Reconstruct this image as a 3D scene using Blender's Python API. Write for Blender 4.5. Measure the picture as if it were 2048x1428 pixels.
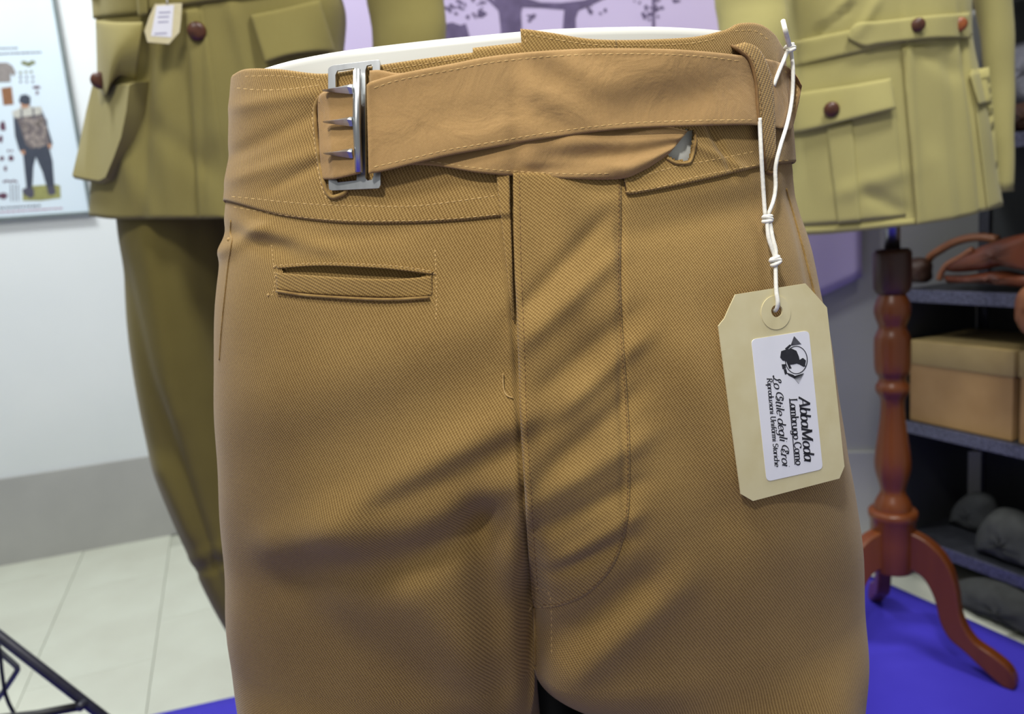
import bpy, bmesh, math, random
import numpy as np
from mathutils import Vector, Matrix
from mathutils.bvhtree import BVHTree

for o in list(bpy.data.objects):
    bpy.data.objects.remove(o, do_unlink=True)
scene = bpy.context.scene
COL = scene.collection
random.seed(7)
rng = np.random.default_rng(7)

# ------------------------------------------------------------------ camera
W, H, F = 2048, 1428, 1500.0
CAM_H, PITCH, ROLL = 0.85, math.radians(9.5), math.radians(5.0)
_up0 = np.array([0, math.sin(PITCH), math.cos(PITCH)])
FW = np.array([0, math.cos(PITCH), -math.sin(PITCH)])
RT = math.cos(ROLL) * np.array([1., 0, 0]) - math.sin(ROLL) * _up0
UP = math.sin(ROLL) * np.array([1., 0, 0]) + math.cos(ROLL) * _up0
CP = np.array([0, 0, CAM_H])
cam_d = bpy.data.cameras.new('camera')
cam = bpy.data.objects.new('camera', cam_d)
COL.objects.link(cam)
cam.matrix_world = Matrix(((RT[0], UP[0], -FW[0], CP[0]), (RT[1], UP[1], -FW[1], CP[1]),
                           (RT[2], UP[2], -FW[2], CP[2]), (0, 0, 0, 1)))
cam_d.sensor_width = 36
cam_d.lens = 36 * F / W
cam_d.clip_start = 0.01
cam_d.dof.use_dof = True
cam_d.dof.focus_distance = 0.415
cam_d.dof.aperture_fstop = 8.0
scene.camera = cam

# ------------------------------------------------------------------ light
world = bpy.data.worlds.new('World')
scene.world = world
world.use_nodes = True
bg = world.node_tree.nodes['Background']
bg.inputs[0].default_value = (0.93, 0.96, 1.0, 1)
bg.inputs[1].default_value = 0.30

def area(name, loc, target, sx, sy, power, col=(1, 1, 1)):
    l = bpy.data.lights.new(name, 'AREA')
    l.shape = 'RECTANGLE'; l.size = sx; l.size_y = sy; l.energy = power; l.color = col
    o = bpy.data.objects.new(name, l); COL.objects.link(o)
    o.location = loc
    o.rotation_euler = (Vector(target) - Vector(loc)).to_track_quat('-Z', 'Y').to_euler()
    return o
# ceiling luminaires of the hall
area('ceiling_light_front', (-0.42, -0.20, 2.50), (0.0, 0.40, 0.80), 0.5, 0.3, 19, (1.0, 0.97, 0.92))
area('ceiling_light_left', (-1.2, 1.35, 2.6), (-1.2, 1.5, 0), 0.6, 0.3, 38, (0.96, 0.99, 1.0))
area('ceiling_light_right', (0.62, 0.55, 2.6), (0.65, 0.9, 0), 0.5, 0.3, 24, (1.0, 0.99, 0.96))

def spot(name, loc, target, power, cone, blend, radius, col):
    l = bpy.data.lights.new(name, 'SPOT'); l.energy = power; l.spot_size = math.radians(cone); l.spot_blend = blend; l.shadow_soft_size = radius; l.color = col
    o = bpy.data.objects.new(name, l); COL.objects.link(o); o.location = loc
    o.rotation_euler = (Vector(target) - Vector(loc)).to_track_quat('-Z', 'Y').to_euler()
# added spot on the waist; its soft edge imitates shadow on the lower trousers
spot('added_waist_spot', (-0.50, -0.85, 2.35), (0.03, 0.42, 1.00), 140, 17.5, .9, .10, (1.0, 0.98, 0.94))

vs = scene.view_settings
vs.view_transform = 'Standard'; vs.look = 'None'; vs.gamma = 1.0; vs.use_curve_mapping = False
vs.exposure = 0.0

# ------------------------------------------------------------------ projection helpers
def ray(px, py):
    return FW + RT * ((px - W / 2) / F) - UP * ((py - H / 2) / F)
def proj(p):
    d = np.asarray(p) - CP
    z = d @ FW
    return W / 2 + F * (d @ RT) / z, H / 2 - F * (d @ UP) / z
def at_y(px, py, y):
    d = ray(px, py); return CP + d * (y / d[1])
def at_floor(px, py, z=0.):
    d = ray(px, py); return CP + d * ((z - CAM_H) / d[2])
def at_plane(px, py, P, N):
    d = ray(px, py); P = np.asarray(P, float); N = np.asarray(N, float)
    return CP + d * (((P - CP) @ N) / (d @ N))

# ------------------------------------------------------------------ materials
def lin(c):
    return tuple(((v / 255) / 12.92 if v / 255 <= .04045 else ((v / 255 + .055) / 1.055) ** 2.4) for v in c) + (1,)

def base_mat(name, rgb, rough=.6, metal=0., spec=.5, sheen=0.):
    m = bpy.data.materials.new(name); m.use_nodes = True
    b = m.node_tree.nodes['Principled BSDF']
    b.inputs['Base Color'].default_value = lin(rgb)
    b.inputs['Roughness'].default_value = rough
    b.inputs['Metallic'].default_value = metal
    b.inputs['Specular IOR Level'].default_value = spec
    if sheen:
        b.inputs['Sheen Weight'].default_value = sheen
        b.inputs['Sheen Roughness'].default_value = .5
    return m

def noise_mat(name, rgb, rgb2, scale=20, rough=.6, metal=0., spec=.5, bump=0., detail=4, stretch=(1, 1, 1), sheen=0.):
    m = base_mat(name, rgb, rough, metal, spec, sheen)
    nt = m.node_tree; N = nt.nodes; L = nt.links; b = N['Principled BSDF']
    tc = N.new('ShaderNodeTexCoord'); mp = N.new('ShaderNodeMapping'); nz = N.new('ShaderNodeTexNoise')
    mp.inputs['Scale'].default_value = stretch
    nz.inputs['Scale'].default_value = scale; nz.inputs['Detail'].default_value = detail
    L.new(tc.outputs['Object'], mp.inputs[0]); L.new(mp.outputs[0], nz.inputs['Vector'])
    mx = N.new('ShaderNodeMix'); mx.data_type = 'RGBA'
    mx.inputs['A'].default_value = lin(rgb); mx.inputs['B'].default_value = lin(rgb2)
    rp = N.new('ShaderNodeMapRange'); rp.inputs[1].default_value = .3; rp.inputs[2].default_value = .7
    L.new(nz.outputs['Fac'], rp.inputs[0]); L.new(rp.outputs[0], mx.inputs['Factor'])
    L.new(mx.outputs['Result'], b.inputs['Base Color'])
    if bump:
        bp = N.new('ShaderNodeBump'); bp.inputs['Strength'].default_value = 1; bp.inputs['Distance'].default_value = bump
        L.new(nz.outputs['Fac'], bp.inputs['Height']); L.new(bp.outputs[0], b.inputs['Normal'])
    return m

def weave_mat(name, rgb_hi, rgb_lo, pitch=.0013, cross=.0011, rib=1.0, bump=.00025, sheen=.15, plain=False, crease=0.):
    """woven cloth: ribs along the second UV axis (UVs are in metres), broken into threads"""
    m = base_mat(name, rgb_hi, .86, 0, .18, sheen)
    nt = m.node_tree; N = nt.nodes; L = nt.links; b = N['Principled BSDF']
    uv = N.new('ShaderNodeUVMap'); uv.uv_map = 'UVMap'
    sp = N.new('ShaderNodeSeparateXYZ'); L.new(uv.outputs[0], sp.inputs[0])
    def mth(op, a, bb=None):
        n = N.new('ShaderNodeMath'); n.operation = op
        for i, v in enumerate((a, bb)):
            if v is None: continue
            if isinstance(v, (int, float)): n.inputs[i].default_value = v
            else: L.new(v, n.inputs[i])
        return n.outputs[0]
    tc = N.new('ShaderNodeTexCoord')
    wob = N.new('ShaderNodeTexNoise'); wob.inputs['Scale'].default_value = 90; L.new(tc.outputs['Object'], wob.inputs['Vector'])
    wv = mth('MULTIPLY', mth('SUBTRACT', wob.outputs['Fac'], .5), pitch * .5)
    s1 = mth('SINE', mth('MULTIPLY', mth('ADD', sp.outputs[0], wv), 2 * math.pi / pitch))
    s2 = mth('SINE', mth('MULTIPLY', mth('ADD', sp.outputs[1], wv), 2 * math.pi / cross))
    if plain:
        hgt = mth('ADD', mth('MULTIPLY', mth('MULTIPLY', s1, s2), .5), .5)
    else:
        hgt = mth('ADD', mth('MULTIPLY', s1, .30 * rib), mth('ADD', mth('MULTIPLY', s2, .13), .5))
    fib = N.new('ShaderNodeTexNoise'); fib.inputs['Scale'].default_value = 900; fib.inputs['Detail'].default_value = 2
    L.new(tc.outputs['Object'], fib.inputs['Vector'])
    hgt = mth('ADD', hgt, mth('MULTIPLY', mth('SUBTRACT', fib.outputs['Fac'], .5), .5))
    big = N.new('ShaderNodeTexNoise'); big.inputs['Scale'].default_value = 14; big.inputs['Detail'].default_value = 3
    L.new(tc.outputs['Object'], big.inputs['Vector'])
    fac = mth('ADD', hgt, mth('MULTIPLY', mth('SUBTRACT', big.outputs['Fac'], .5), .5))
    fac_n = N.new('ShaderNodeClamp'); L.new(fac, fac_n.inputs[0])
    mx = N.new('ShaderNodeMix'); mx.data_type = 'RGBA'
    mx.inputs['A'].default_value = lin(rgb_lo); mx.inputs['B'].default_value = lin(rgb_hi)
    L.new(fac_n.outputs[0], mx.inputs['Factor']); L.new(mx.outputs['Result'], b.inputs['Base Color'])
    bp = N.new('ShaderNodeBump'); bp.inputs['Strength'].default_value = .8; bp.inputs['Distance'].default_value = bump
    L.new(hgt, bp.inputs['Height']); L.new(bp.outputs[0], b.inputs['Normal'])
    if crease:
        cr = N.new('ShaderNodeTexNoise'); cr.inputs['Scale'].default_value = 38; cr.inputs['Detail'].default_value = 4; cr.inputs['Distortion'].default_value = .6
        L.new(tc.outputs['Object'], cr.inputs['Vector'])
        b2 = N.new('ShaderNodeBump'); b2.inputs['Strength'].default_value = 1.; b2.inputs['Distance'].default_value = crease
        L.new(cr.outputs['Fac'], b2.inputs['Height']); L.new(b2.outputs[0], bp.inputs['Normal'])
    return m

M = {}
M['twill'] = weave_mat('tan_twill', (178, 146, 88), (112, 83, 40), .00155, .0011)
M['strap'] = weave_mat('tan_canvas', (177, 143, 95), (149, 116, 71), .0009, .0009, plain=True, bump=.00014, crease=.0022)
M['thread'] = noise_mat('tan_thread', (208, 174, 114), (178, 144, 88), 300, .7)
M['dark_thread'] = noise_mat('brown_thread', (132, 98, 54), (110, 80, 42), 300, .8)
M['steel'] = noise_mat('brushed_steel', (200, 202, 202), (170, 172, 172), 120, .36, 1.0, .5, 0, 3, (1, 1, .15))
M['form'] = noise_mat('white_form', (218, 218, 210), (210, 210, 202), 6, .38)
M['card'] = noise_mat('manila_card', (214, 204, 164), (206, 194, 150), 60, .65)
M['sticker'] = noise_mat('white_sticker', (232, 232, 240), (226, 227, 236), 40, .45)
M['ink'] = noise_mat('black_ink', (28, 28, 36), (40, 40, 48), 200, .6)
M['inkgrey'] = noise_mat('grey_ink', (88, 88, 96), (70, 70, 78), 300, .6)
M['inklilac'] = noise_mat('faded_ink', (176, 174, 196), (160, 158, 184), 200, .6)
M['string'] = noise_mat('white_cord', (236, 234, 226), (222, 219, 208), 400, .8, bump=.0003)
M['olive_dark'] = weave_mat('olive_cloth_dark', (160, 150, 90), (134, 122, 66), .0016, .0016, plain=True, bump=.0001)
M['olive_tr'] = weave_mat('olive_cloth_trouser', (132, 120, 62), (104, 93, 43), .0016, .0016, plain=True, bump=.0001)
M['olive'] = weave_mat('olive_cloth_light', (196, 187, 122), (172, 163, 102), .0016, .0016, plain=True, bump=.0001)
M['button'] = noise_mat('brown_leather_button', (104, 62, 40), (70, 38, 26), 90, .35, bump=.0004)
M['button_lt'] = noise_mat('tan_leather_button', (172, 96, 48), (128, 66, 34), 90, .35)
M['wood'] = noise_mat('turned_wood', (116, 60, 22), (88, 42, 14), 16, .32, 0, .5, 0, 5, (1, 1, .12))
M['wood_shaded'] = noise_mat('shaded_turned_wood', (74, 44, 28), (52, 30, 20), 16, .4, 0, .5, 0, 5, (1, 1, .12))  # same wood darkened: the jacket's shadow put into the post cap colour
M['chrome'] = base_mat('pole_metal', (150, 152, 158), .3, 1.0)
M['black_metal'] = noise_mat('black_metal', (34, 34, 44), (48, 48, 62), 60, .4)
M['grey_metal'] = noise_mat('grey_metal', (88, 90, 96), (72, 74, 80), 40, .45, .3)
M['cable'] = base_mat('black_rubber', (24, 24, 26), .5)
M['wall'] = noise_mat('white_wall', (226, 231, 230), (219, 225, 225), 3, .8, bump=.0004)
M['wall_grey'] = noise_mat('grey_wall', (176, 176, 172), (166, 166, 162), 3, .8, bump=.0004)
M['skirt'] = noise_mat('grey_baseboard', (178, 178, 174), (168, 168, 165), 5, .6)
M['tile'] = noise_mat('beige_tile', (206, 210, 194), (196, 198, 182), 6, .42)
M['grout'] = noise_mat('grout', (188, 191, 176), (176, 179, 164), 40, .9)
M['carpet'] = noise_mat('blue_cloth', (72, 62, 200), (62, 52, 186), 5, .75, 0, .3, .0015, 3)
M['banner'] = noise_mat('lilac_banner', (198, 184, 216), (186, 172, 208), 2.5, .55)
M['banner_ink'] = noise_mat('purple_print', (74, 60, 96), (98, 84, 122), 30, .55)
M['shelf'] = noise_mat('grey_shelf_metal', (66, 68, 74), (52, 54, 60), 60, .42, .4, .5, .0004)
M['shelf_lip'] = noise_mat('shelf_lip_metal', (112, 112, 136), (66, 68, 82), 220, .35, .5, .5, .0008)
M['shelf_back'] = noise_mat('dark_shelf_back', (52, 54, 56), (42, 44, 46), 8, .7)
M['cardboard'] = noise_mat('brown_cardboard', (166, 132, 84), (152, 118, 72), 14, .75)
M['cardlid'] = noise_mat('brown_cardboard_lid', (164, 142, 92), (150, 128, 80), 14, .75)
M['leather'] = noise_mat('brown_leather', (118, 62, 34), (84, 44, 26), 18, .42, 0, .5, .0008)
M['leather_dk'] = noise_mat('dark_brown_leather', (70, 42, 26), (50, 30, 20), 18, .5, 0, .5, .0008)
M['leather_lt'] = noise_mat('tan_leather', (150, 96, 58), (128, 78, 46), 18, .45, 0, .5, .0006)
M['felt'] = noise_mat('grey_green_cloth', (64, 66, 64), (46, 48, 46), 30, .9, bump=.001)
M['felt_dk'] = noise_mat('charcoal_cloth', (52, 54, 54), (40, 42, 42), 30, .9, bump=.001)
M['felt_lt'] = noise_mat('grey_cloth', (150, 150, 160), (122, 122, 132), 60, .9, bump=.001)
M['print_white'] = noise_mat('poster_paper', (214, 228, 236), (206, 222, 232), 3, .3)
M['glassy'] = base_mat('poster_glazing', (205, 222, 228), .06)
M['frame'] = noise_mat('poster_frame_metal', (128, 140, 140), (112, 124, 124), 30, .4, .3)
for nm, c in dict(p_navy=(58, 66, 80), p_grey=(140, 134, 130), p_camo=(150, 140, 134), p_camo2=(108, 100, 100), p_brown=(140, 96, 62), p_wine=(96, 62, 80),
                  p_green=(124, 130, 84), p_skin=(188, 142, 110), p_dark=(78, 78, 92), p_red=(176, 120, 140), p_pale=(196, 196, 186), p_olive=(150, 152, 92)).items():
    M[nm] = noise_mat(nm, c, tuple(int(v * .9) for v in c), 80, .5)

# ------------------------------------------------------------------ object helpers
ORG = {}
def thing(name, loc, label, cat, group=None, kind=None):
    o = bpy.data.objects.new(name, None); COL.objects.link(o)
    o.location = loc; o.empty_display_size = .02
    o['label'] = label; o['category'] = cat
    if group: o['group'] = group
    if kind: o['kind'] = kind
    ORG[o] = np.array(loc, float)
    return o

def link(name, me, parent=None, org=None):
    o = bpy.data.objects.new(name, me); COL.objects.link(o)
    if parent is not None:
        o.parent = parent; ORG[o] = ORG[parent]
    else:
        ORG[o] = np.zeros(3) if org is None else np.array(org, float)
        o.location = ORG[o]
    return o

def mk(name, verts, faces, mat, parent=None, uvs=None, smooth=True, label=None, kind=None, org=None):
    """one mesh object from world-space vertices"""
    verts = np.asarray(verts, float)
    if parent is None and org is None:
        org = (verts[:, 0].mean(), verts[:, 1].mean(), verts[:, 2].min())
    base = ORG[parent] if parent is not None else np.asarray(org, float)
    me = bpy.data.meshes.new(name)
    me.from_pydata((verts - base).tolist(), [], [tuple(int(i) for i in f) for f in faces])
    if uvs is not None:
        lay = me.uv_layers.new(name='UVMap')
        li = np.zeros(len(me.loops), dtype=np.int32); me.loops.foreach_get('vertex_index', li)
        lay.data.foreach_set('uv', np.asarray(uvs, float)[li].astype(np.float32).ravel())
    me.materials.append(M[mat] if isinstance(mat, str) else mat)
    me.polygons.foreach_set('use_smooth', [smooth] * len(me.polygons))
    me.update()
    o = link(name, me, parent, org)
    if label: o['label'] = label
    if kind: o['kind'] = kind
    return o

def tag(o, label, cat=None, group=None, kind=None):
    o['label'] = label
    if cat: o['category'] = cat
    if group: o['group'] = group
    if kind: o['kind'] = kind
    return o

class MB:
    """collects simple solids into one mesh"""
    def __init__(s): s.v = []; s.f = []
    def add(s, v, f):
        n = len(s.v); s.v += [tuple(p) for p in v]; s.f += [tuple(i + n for i in q) for q in f]; return s
    def box(s, c, size, rot=None, bev=0.):
        c = np.asarray(c, float); hx, hy, hz = [q / 2 for q in size]
        bm = bmesh.new(); bmesh.ops.create_cube(bm, size=1)
        for v in bm.verts: v.co = Vector((v.co.x * size[0], v.co.y * size[1], v.co.z * size[2]))
        if bev: bmesh.ops.bevel(bm, geom=list(bm.edges), offset=bev, segments=2, affect='EDGES', profile=.5)
        bm.verts.index_update()
        R = np.array(rot) if rot is not None else np.eye(3)
        s.add([R @ np.array(v.co) + c for v in bm.verts], [[q.index for q in f.verts] for f in bm.faces]); bm.free(); return s
    def tube(s, pts, r, n=10, closed=False, cap=True):
        pts = [np.asarray(p, float) for p in pts]; m = len(pts)
        rs = r if hasattr(r, '__len__') else [r] * m
        T = [pts[(i + 1) % m] - pts[i - 1] if closed else pts[min(i + 1, m - 1)] - pts[max(i - 1, 0)] for i in range(m)]
        T = [t / (np.linalg.norm(t) + 1e-12) for t in T]
        a = np.array([0, 0, 1.]) if abs(T[0][2]) < .9 else np.array([1., 0, 0])
        u = np.cross(T[0], a); u /= np.linalg.norm(u)
        V = []
        for i in range(m):
            u = u - T[i] * (u @ T[i]); u /= np.linalg.norm(u); w = np.cross(T[i], u)
            for k in range(n):
                an = 2 * math.pi * k / n; V.append(pts[i] + rs[i] * (math.cos(an) * u + math.sin(an) * w))
        Fc = []
        for i in range(m if closed else m - 1):
            j = (i + 1) % m
            for k in range(n): Fc.append((i * n + k, i * n + (k + 1) % n, j * n + (k + 1) % n, j * n + k))
        if cap and not closed:
            Fc.append(tuple(range(n))[::-1]); Fc.append(tuple((m - 1) * n + k for k in range(n)))
        return s.add(V, Fc)
    def lathe(s, c, prof, n=40, axis=None):
        c = np.asarray(c, float); V = []; Fc = []
        if axis is None: ex, ey, ez = np.eye(3)
        else:
            ez = np.asarray(axis, float) / np.linalg.norm(axis); a = np.array([0, 0, 1.]) if abs(ez[2]) < .9 else np.array([1., 0, 0])
            ex = np.cross(a, ez); ex /= np.linalg.norm(ex); ey = np.cross(ez, ex)
        for r, z in prof:
            for k in range(n):
                an = 2 * math.pi * k / n; V.append(c + ex * r * math.cos(an) + ey * r * math.sin(an) + ez * z)
        m = len(prof)
        for i in range(m - 1):
            for k in range(n): Fc.append((i * n + k, i * n + (k + 1) % n, (i + 1) * n + (k + 1) % n, (i + 1) * n + k))
        Fc.append(tuple(range(n))[::-1]); Fc.append(tuple((m - 1) * n + k for k in range(n)))
        return s.add(V, Fc)
    def prism(s, poly, nrm, th):
        """flat polygon (3-D points) given thickness th against its normal"""
        poly = [np.asarray(p, float) for p in poly]; n = len(poly); d = np.asarray(nrm, float) * th
        V = poly + [p - d for p in poly]
        Fc = [tuple(range(n)), tuple(range(2 * n - 1, n - 1, -1))] + [(i, i + n, (i + 1) % n + n, (i + 1) % n) for i in range(n)]
        return s.add(V, Fc)
    def build(s, name, mat, parent=None, smooth=False, **k):
        o = mk(name, s.v, s.f, mat, parent, smooth=smooth, **k)
        if smooth == 'auto':
            pass
        return o

def smooth_angle(o, deg=35):
    me = o.data
    me.polygons.foreach_set('use_smooth', [True] * len(me.polygons))
    bm = bmesh.new(); bm.from_mesh(me)
    bmesh.ops.recalc_face_normals(bm, faces=bm.faces)
    for e in bm.edges:
        if len(e.link_faces) == 2 and e.calc_face_angle(0) > math.radians(deg): e.smooth = False
    bm.to_mesh(me); bm.free(); return o

def resample(pts, n):
    """catmull-rom through the points, n samples even in length"""
    P = np.asarray(pts, float)
    if len(P) > 2:
        E = np.vstack([2 * P[0] - P[1], P, 2 * P[-1] - P[-2]]); out = []
        t = np.linspace(0, 1, 14, endpoint=False)[:, None]
        for i in range(1, len(E) - 2):
            a, b, c, d = E[i - 1], E[i], E[i + 1], E[i + 2]
            out.append(.5 * (2 * b + (c - a) * t + (2 * a - 5 * b + 4 * c - d) * t * t + (3 * b - a - 3 * c + d) * t ** 3))
        P = np.vstack(out + [P[-1:]])
    L = np.r_[0, np.cumsum(np.linalg.norm(np.diff(P, axis=0), axis=1))]
    q = np.linspace(0, L[-1], n)
    return np.stack([np.interp(q, L, P[:, k]) for k in range(P.shape[1])], 1)

def grid_faces(nu, nv, wrap=False, off=0):
    Fc = []
    for j in range(nv - 1):
        for i in range(nu if wrap else nu - 1):
            k = (i + 1) % nu
            Fc.append((off + j * nu + i, off + j * nu + k, off + (j + 1) * nu + k, off + (j + 1) * nu + i))
    return Fc

def inpoly(x, y, poly):
    c = np.zeros(np.shape(x), bool); n = len(poly)
    for i in range(n):
        x0, y0 = poly[i]; x1, y1 = poly[i - 1]
        with np.errstate(divide='ignore', invalid='ignore'):
            c ^= ((y0 > y) != (y1 > y)) & (x < (x1 - x0) * (y - y0) / ((y1 - y0) or 1e-9) + x0)
    return c

def ridges(px, py, lst):
    """soft folds: (x0,y0,x1,y1,width,height in m)"""
    d = np.zeros(np.shape(px))
    for x0, y0, x1, y1, w, a in lst:
        ex, ey = x1 - x0, y1 - y0; L = math.hypot(ex, ey); ex /= L; ey /= L
        s = (px - x0) * ex + (py - y0) * ey; t = -(px - x0) * ey + (py - y0) * ex
        over = np.maximum(0, np.maximum(-s, s - L)); e = over / max(w * 1.3, .35 * min(L, 200))
        d = d + a * np.exp(-(t / w) ** 2) * np.exp(-e ** 2)
    return d

class Body:
    """garment shell of stacked super-ellipses, fitted between two outlines"""
    def __init__(s, left, right, cy, b, zr, n=2.25, folds=None):
        s.n = n; s.folds = folds
        s.zs = np.linspace(zr[0], zr[1], 60)
        s.cy = np.interp(s.zs, *cy) if isinstance(cy, tuple) else np.full(60, cy)
        s.b = np.interp(s.zs, *b) if isinstance(b, tuple) else np.full(60, b)
        k = np.array([.1, .2, .4, .2, .1])
        for at in ('cy', 'b'):
            v = getattr(s, at)
            for _ in range(4): v = np.convolve(np.pad(v, 2, 'edge'), k, 'valid')
            setattr(s, at, v)
        def edge(pl):
            q = resample(pl, 160); d = np.array([ray(*p) for p in q]); y = np.interp(0, [0], [0])
            t = d[:, 0] / d[:, 1]; e = d[:, 2] / d[:, 1]
            z = CAM_H + e * s.cy.mean() * .97
            o = np.argsort(z); return np.interp(s.zs, z[o], t[o])
        tL, tR = edge(left), edge(right)
        s.cx = (tL + tR) / 2 * s.cy; s.a = (tR - tL) / 2 * s.cy
        th = np.linspace(-math.pi, math.pi, 181)
        for _ in range(25):
            p = s._raw(th[None, :], np.arange(60)[:, None])
            az = p[0] / p[1]
            dL = (tL - az.min(1)) * s.cy; dR = (tR - az.max(1)) * s.cy
            s.cx += (dL + dR) / 2; s.a += (dR - dL) / 2
        for at in ('cx', 'a'):
            v = np.convolve(np.pad(getattr(s, at), 2, 'edge'), k, 'valid'); setattr(s, at, v)
    def _sp(s, th):
        c, q = np.cos(th), np.sin(th); e = 2 / s.n
        return np.sign(q) * np.abs(q) ** e, np.sign(c) * np.abs(c) ** e
    def _raw(s, th, i):
        q, c = s._sp(th); return s.cx[i] + s.a[i] * q, s.cy[i] - s.b[i] * c
    def raw(s, th, z):
        th, z = np.broadcast_arrays(np.asarray(th, float), np.asarray(z, float))
        g = lambda v: np.interp(z, s.zs, v)
        q, c = s._sp(th)
        return np.stack([g(s.cx) + g(s.a) * q, g(s.cy) - g(s.b) * c, z], -1)
    def nrm(s, th, z):
        e = 1e-3
        t = s.raw(th + e, z) - s.raw(th - e, z)
        n = np.stack([t[..., 1], -t[..., 0], 0 * t[..., 0]], -1)
        n /= np.linalg.norm(n, axis=-1, keepdims=True) + 1e-12
        return n
    def pt(s, th, z, off=0.):
        P = s.raw(th, z); n = s.nrm(np.broadcast_arrays(th, z)[0], z)
        d = off
        if s.folds is not None:
            px, py = proj(P)
            fm = np.clip(np.cos(np.broadcast_arrays(th, z)[0]) * 4 + .6, 0, 1)
            d = d + s.folds(px, py) * fm
        return P + n * np.asarray(d)[..., None] if np.ndim(d) else P + n * d
    def z_on(s, th, line, lim=1.25):
        """height at which each column crosses a line drawn on the front"""
        th = np.clip(np.asarray(th, float), -lim, lim); L = np.asarray(line, float)
        L = resample(L, 200) if len(L) > 2 else L
        lo = np.full(th.shape, s.zs[0]); hi = np.full(th.shape, s.zs[-1])
        for _ in range(40):
            m = (lo + hi) / 2; px, py = proj(s.raw(th, m))
            below = py > np.interp(px, L[:, 0], L[:, 1])
            lo = np.where(below, m, lo); hi = np.where(below, hi, m)
        return (lo + hi) / 2
    def th_at(s, px, z):
        lo, hi = -1.45, 1.45
        for _ in range(40):
            m = (lo + hi) / 2
            if proj(s.raw(m, z))[0] < px: lo = m
            else: hi = m
        return (lo + hi) / 2

def rot_uv(uv, deg):
    a = math.radians(deg); c, q = math.cos(a), math.sin(a)
    return np.stack([uv[:, 0] * c - uv[:, 1] * q, uv[:, 0] * q + uv[:, 1] * c], 1)

class Surf:
    """ray target: a garment surface that details are laid on"""
    def __init__(s, verts, faces): s.b = BVHTree.FromPolygons([Vector(v) for v in verts], [tuple(int(i) for i in f) for f in faces])
    def depth(s, px, py):
        d = ray(px, py); L = np.linalg.norm(d)
        h = s.b.ray_cast(Vector(CP), Vector(d / L))
        return None if h[0] is None else h[3] / L
    def at(s, px, py, off=0.):
        t = s.depth(px, py)
        if t is None:
            for k in range(4, 90, 3):
                for dx, dy in ((-k, 0), (k, 0), (0, k), (0, -k)):
                    t = s.depth(px + dx, py + dy)
                    if t is not None: break
                if t is not None: break
        d = ray(px, py)
        return CP + d * (t - off / np.linalg.norm(d))

def fill_rows(T):
    for r in T:
        ok = ~np.isnan(r)
        if ok.any(): r[~ok] = np.interp(np.flatnonzero(~ok), np.flatnonzero(ok), r[ok])
    for r in T.T:
        ok = ~np.isnan(r)
        if ok.any(): r[~ok] = np.interp(np.flatnonzero(~ok), np.flatnonzero(ok), r[ok])
    return T

def patch(name, surf, top, bot, ns, nt, off, thick, mat, parent, uvdeg=0, relax=0, scale=None, edge_round=True, **kw):
    """a cloth piece laid on a surface between a top and a bottom outline; off(s,t) is its stand-off in m"""
    A, B = resample(top, ns), resample(bot, ns)
    s = np.linspace(0, 1, ns)[None, :]; t = np.linspace(0, 1, nt)[:, None]
    PX = A[None, :, 0] * (1 - t) + B[None, :, 0] * t; PY = A[None, :, 1] * (1 - t) + B[None, :, 1] * t
    T = np.full((nt, ns), np.nan)
    for j in range(nt):
        for i in range(ns):
            q = surf.depth(PX[j, i], PY[j, i])
            if q is not None: T[j, i] = q
    T = fill_rows(T)
    for _ in range(relax):
        Q = np.pad(T, 1, 'edge'); T = (Q[1:-1, :-2] + Q[1:-1, 2:] + Q[:-2, 1:-1] + Q[2:, 1:-1] + 2 * T) / 6
    O = off(s + 0 * t, t + 0 * s, PX, PY) if callable(off) else np.full((nt, ns), off)
    if edge_round:   # roll the rim back a little so that edges catch light softly
        e = np.minimum(np.minimum(np.arange(ns), np.arange(ns)[::-1])[None, :], np.minimum(np.arange(nt), np.arange(nt)[::-1])[:, None])
        O = O - np.where(e == 0, thick * .55, 0)
    D = FW[None, None] + RT * ((PX[..., None] - W / 2) / F) - UP * ((PY[..., None] - H / 2) / F)
    L = np.linalg.norm(D, axis=-1)
    V1 = CP + D * (T - O / L)[..., None]; V2 = CP + D * (T - (O - thick) / L)[..., None]
    V = np.vstack([V1.reshape(-1, 3), V2.reshape(-1, 3)]); n = ns * nt
    f1 = grid_faces(ns, nt); Fc = [q[::-1] for q in f1] + [tuple(i + n for i in q) for q in f1]
    rim = [i for i in range(ns)] + [j * ns + ns - 1 for j in range(1, nt)] + [(nt - 1) * ns + i for i in range(ns - 2, -1, -1)] + [j * ns for j in range(nt - 2, 0, -1)]
    for i in range(len(rim)):
        a, b = rim[i], rim[(i + 1) % len(rim)]; Fc.append((a, b, b + n, a + n))
    k = scale or float(np.nanmean(T)) / F
    uv = np.stack([PX.ravel() * k, -PY.ravel() * k], 1); uv = rot_uv(np.vstack([uv, uv]), uvdeg)
    o = mk(name, V, Fc, mat, parent, uvs=uv, **kw)
    o_surf = (V1, f1)
    return o, o_surf

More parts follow.
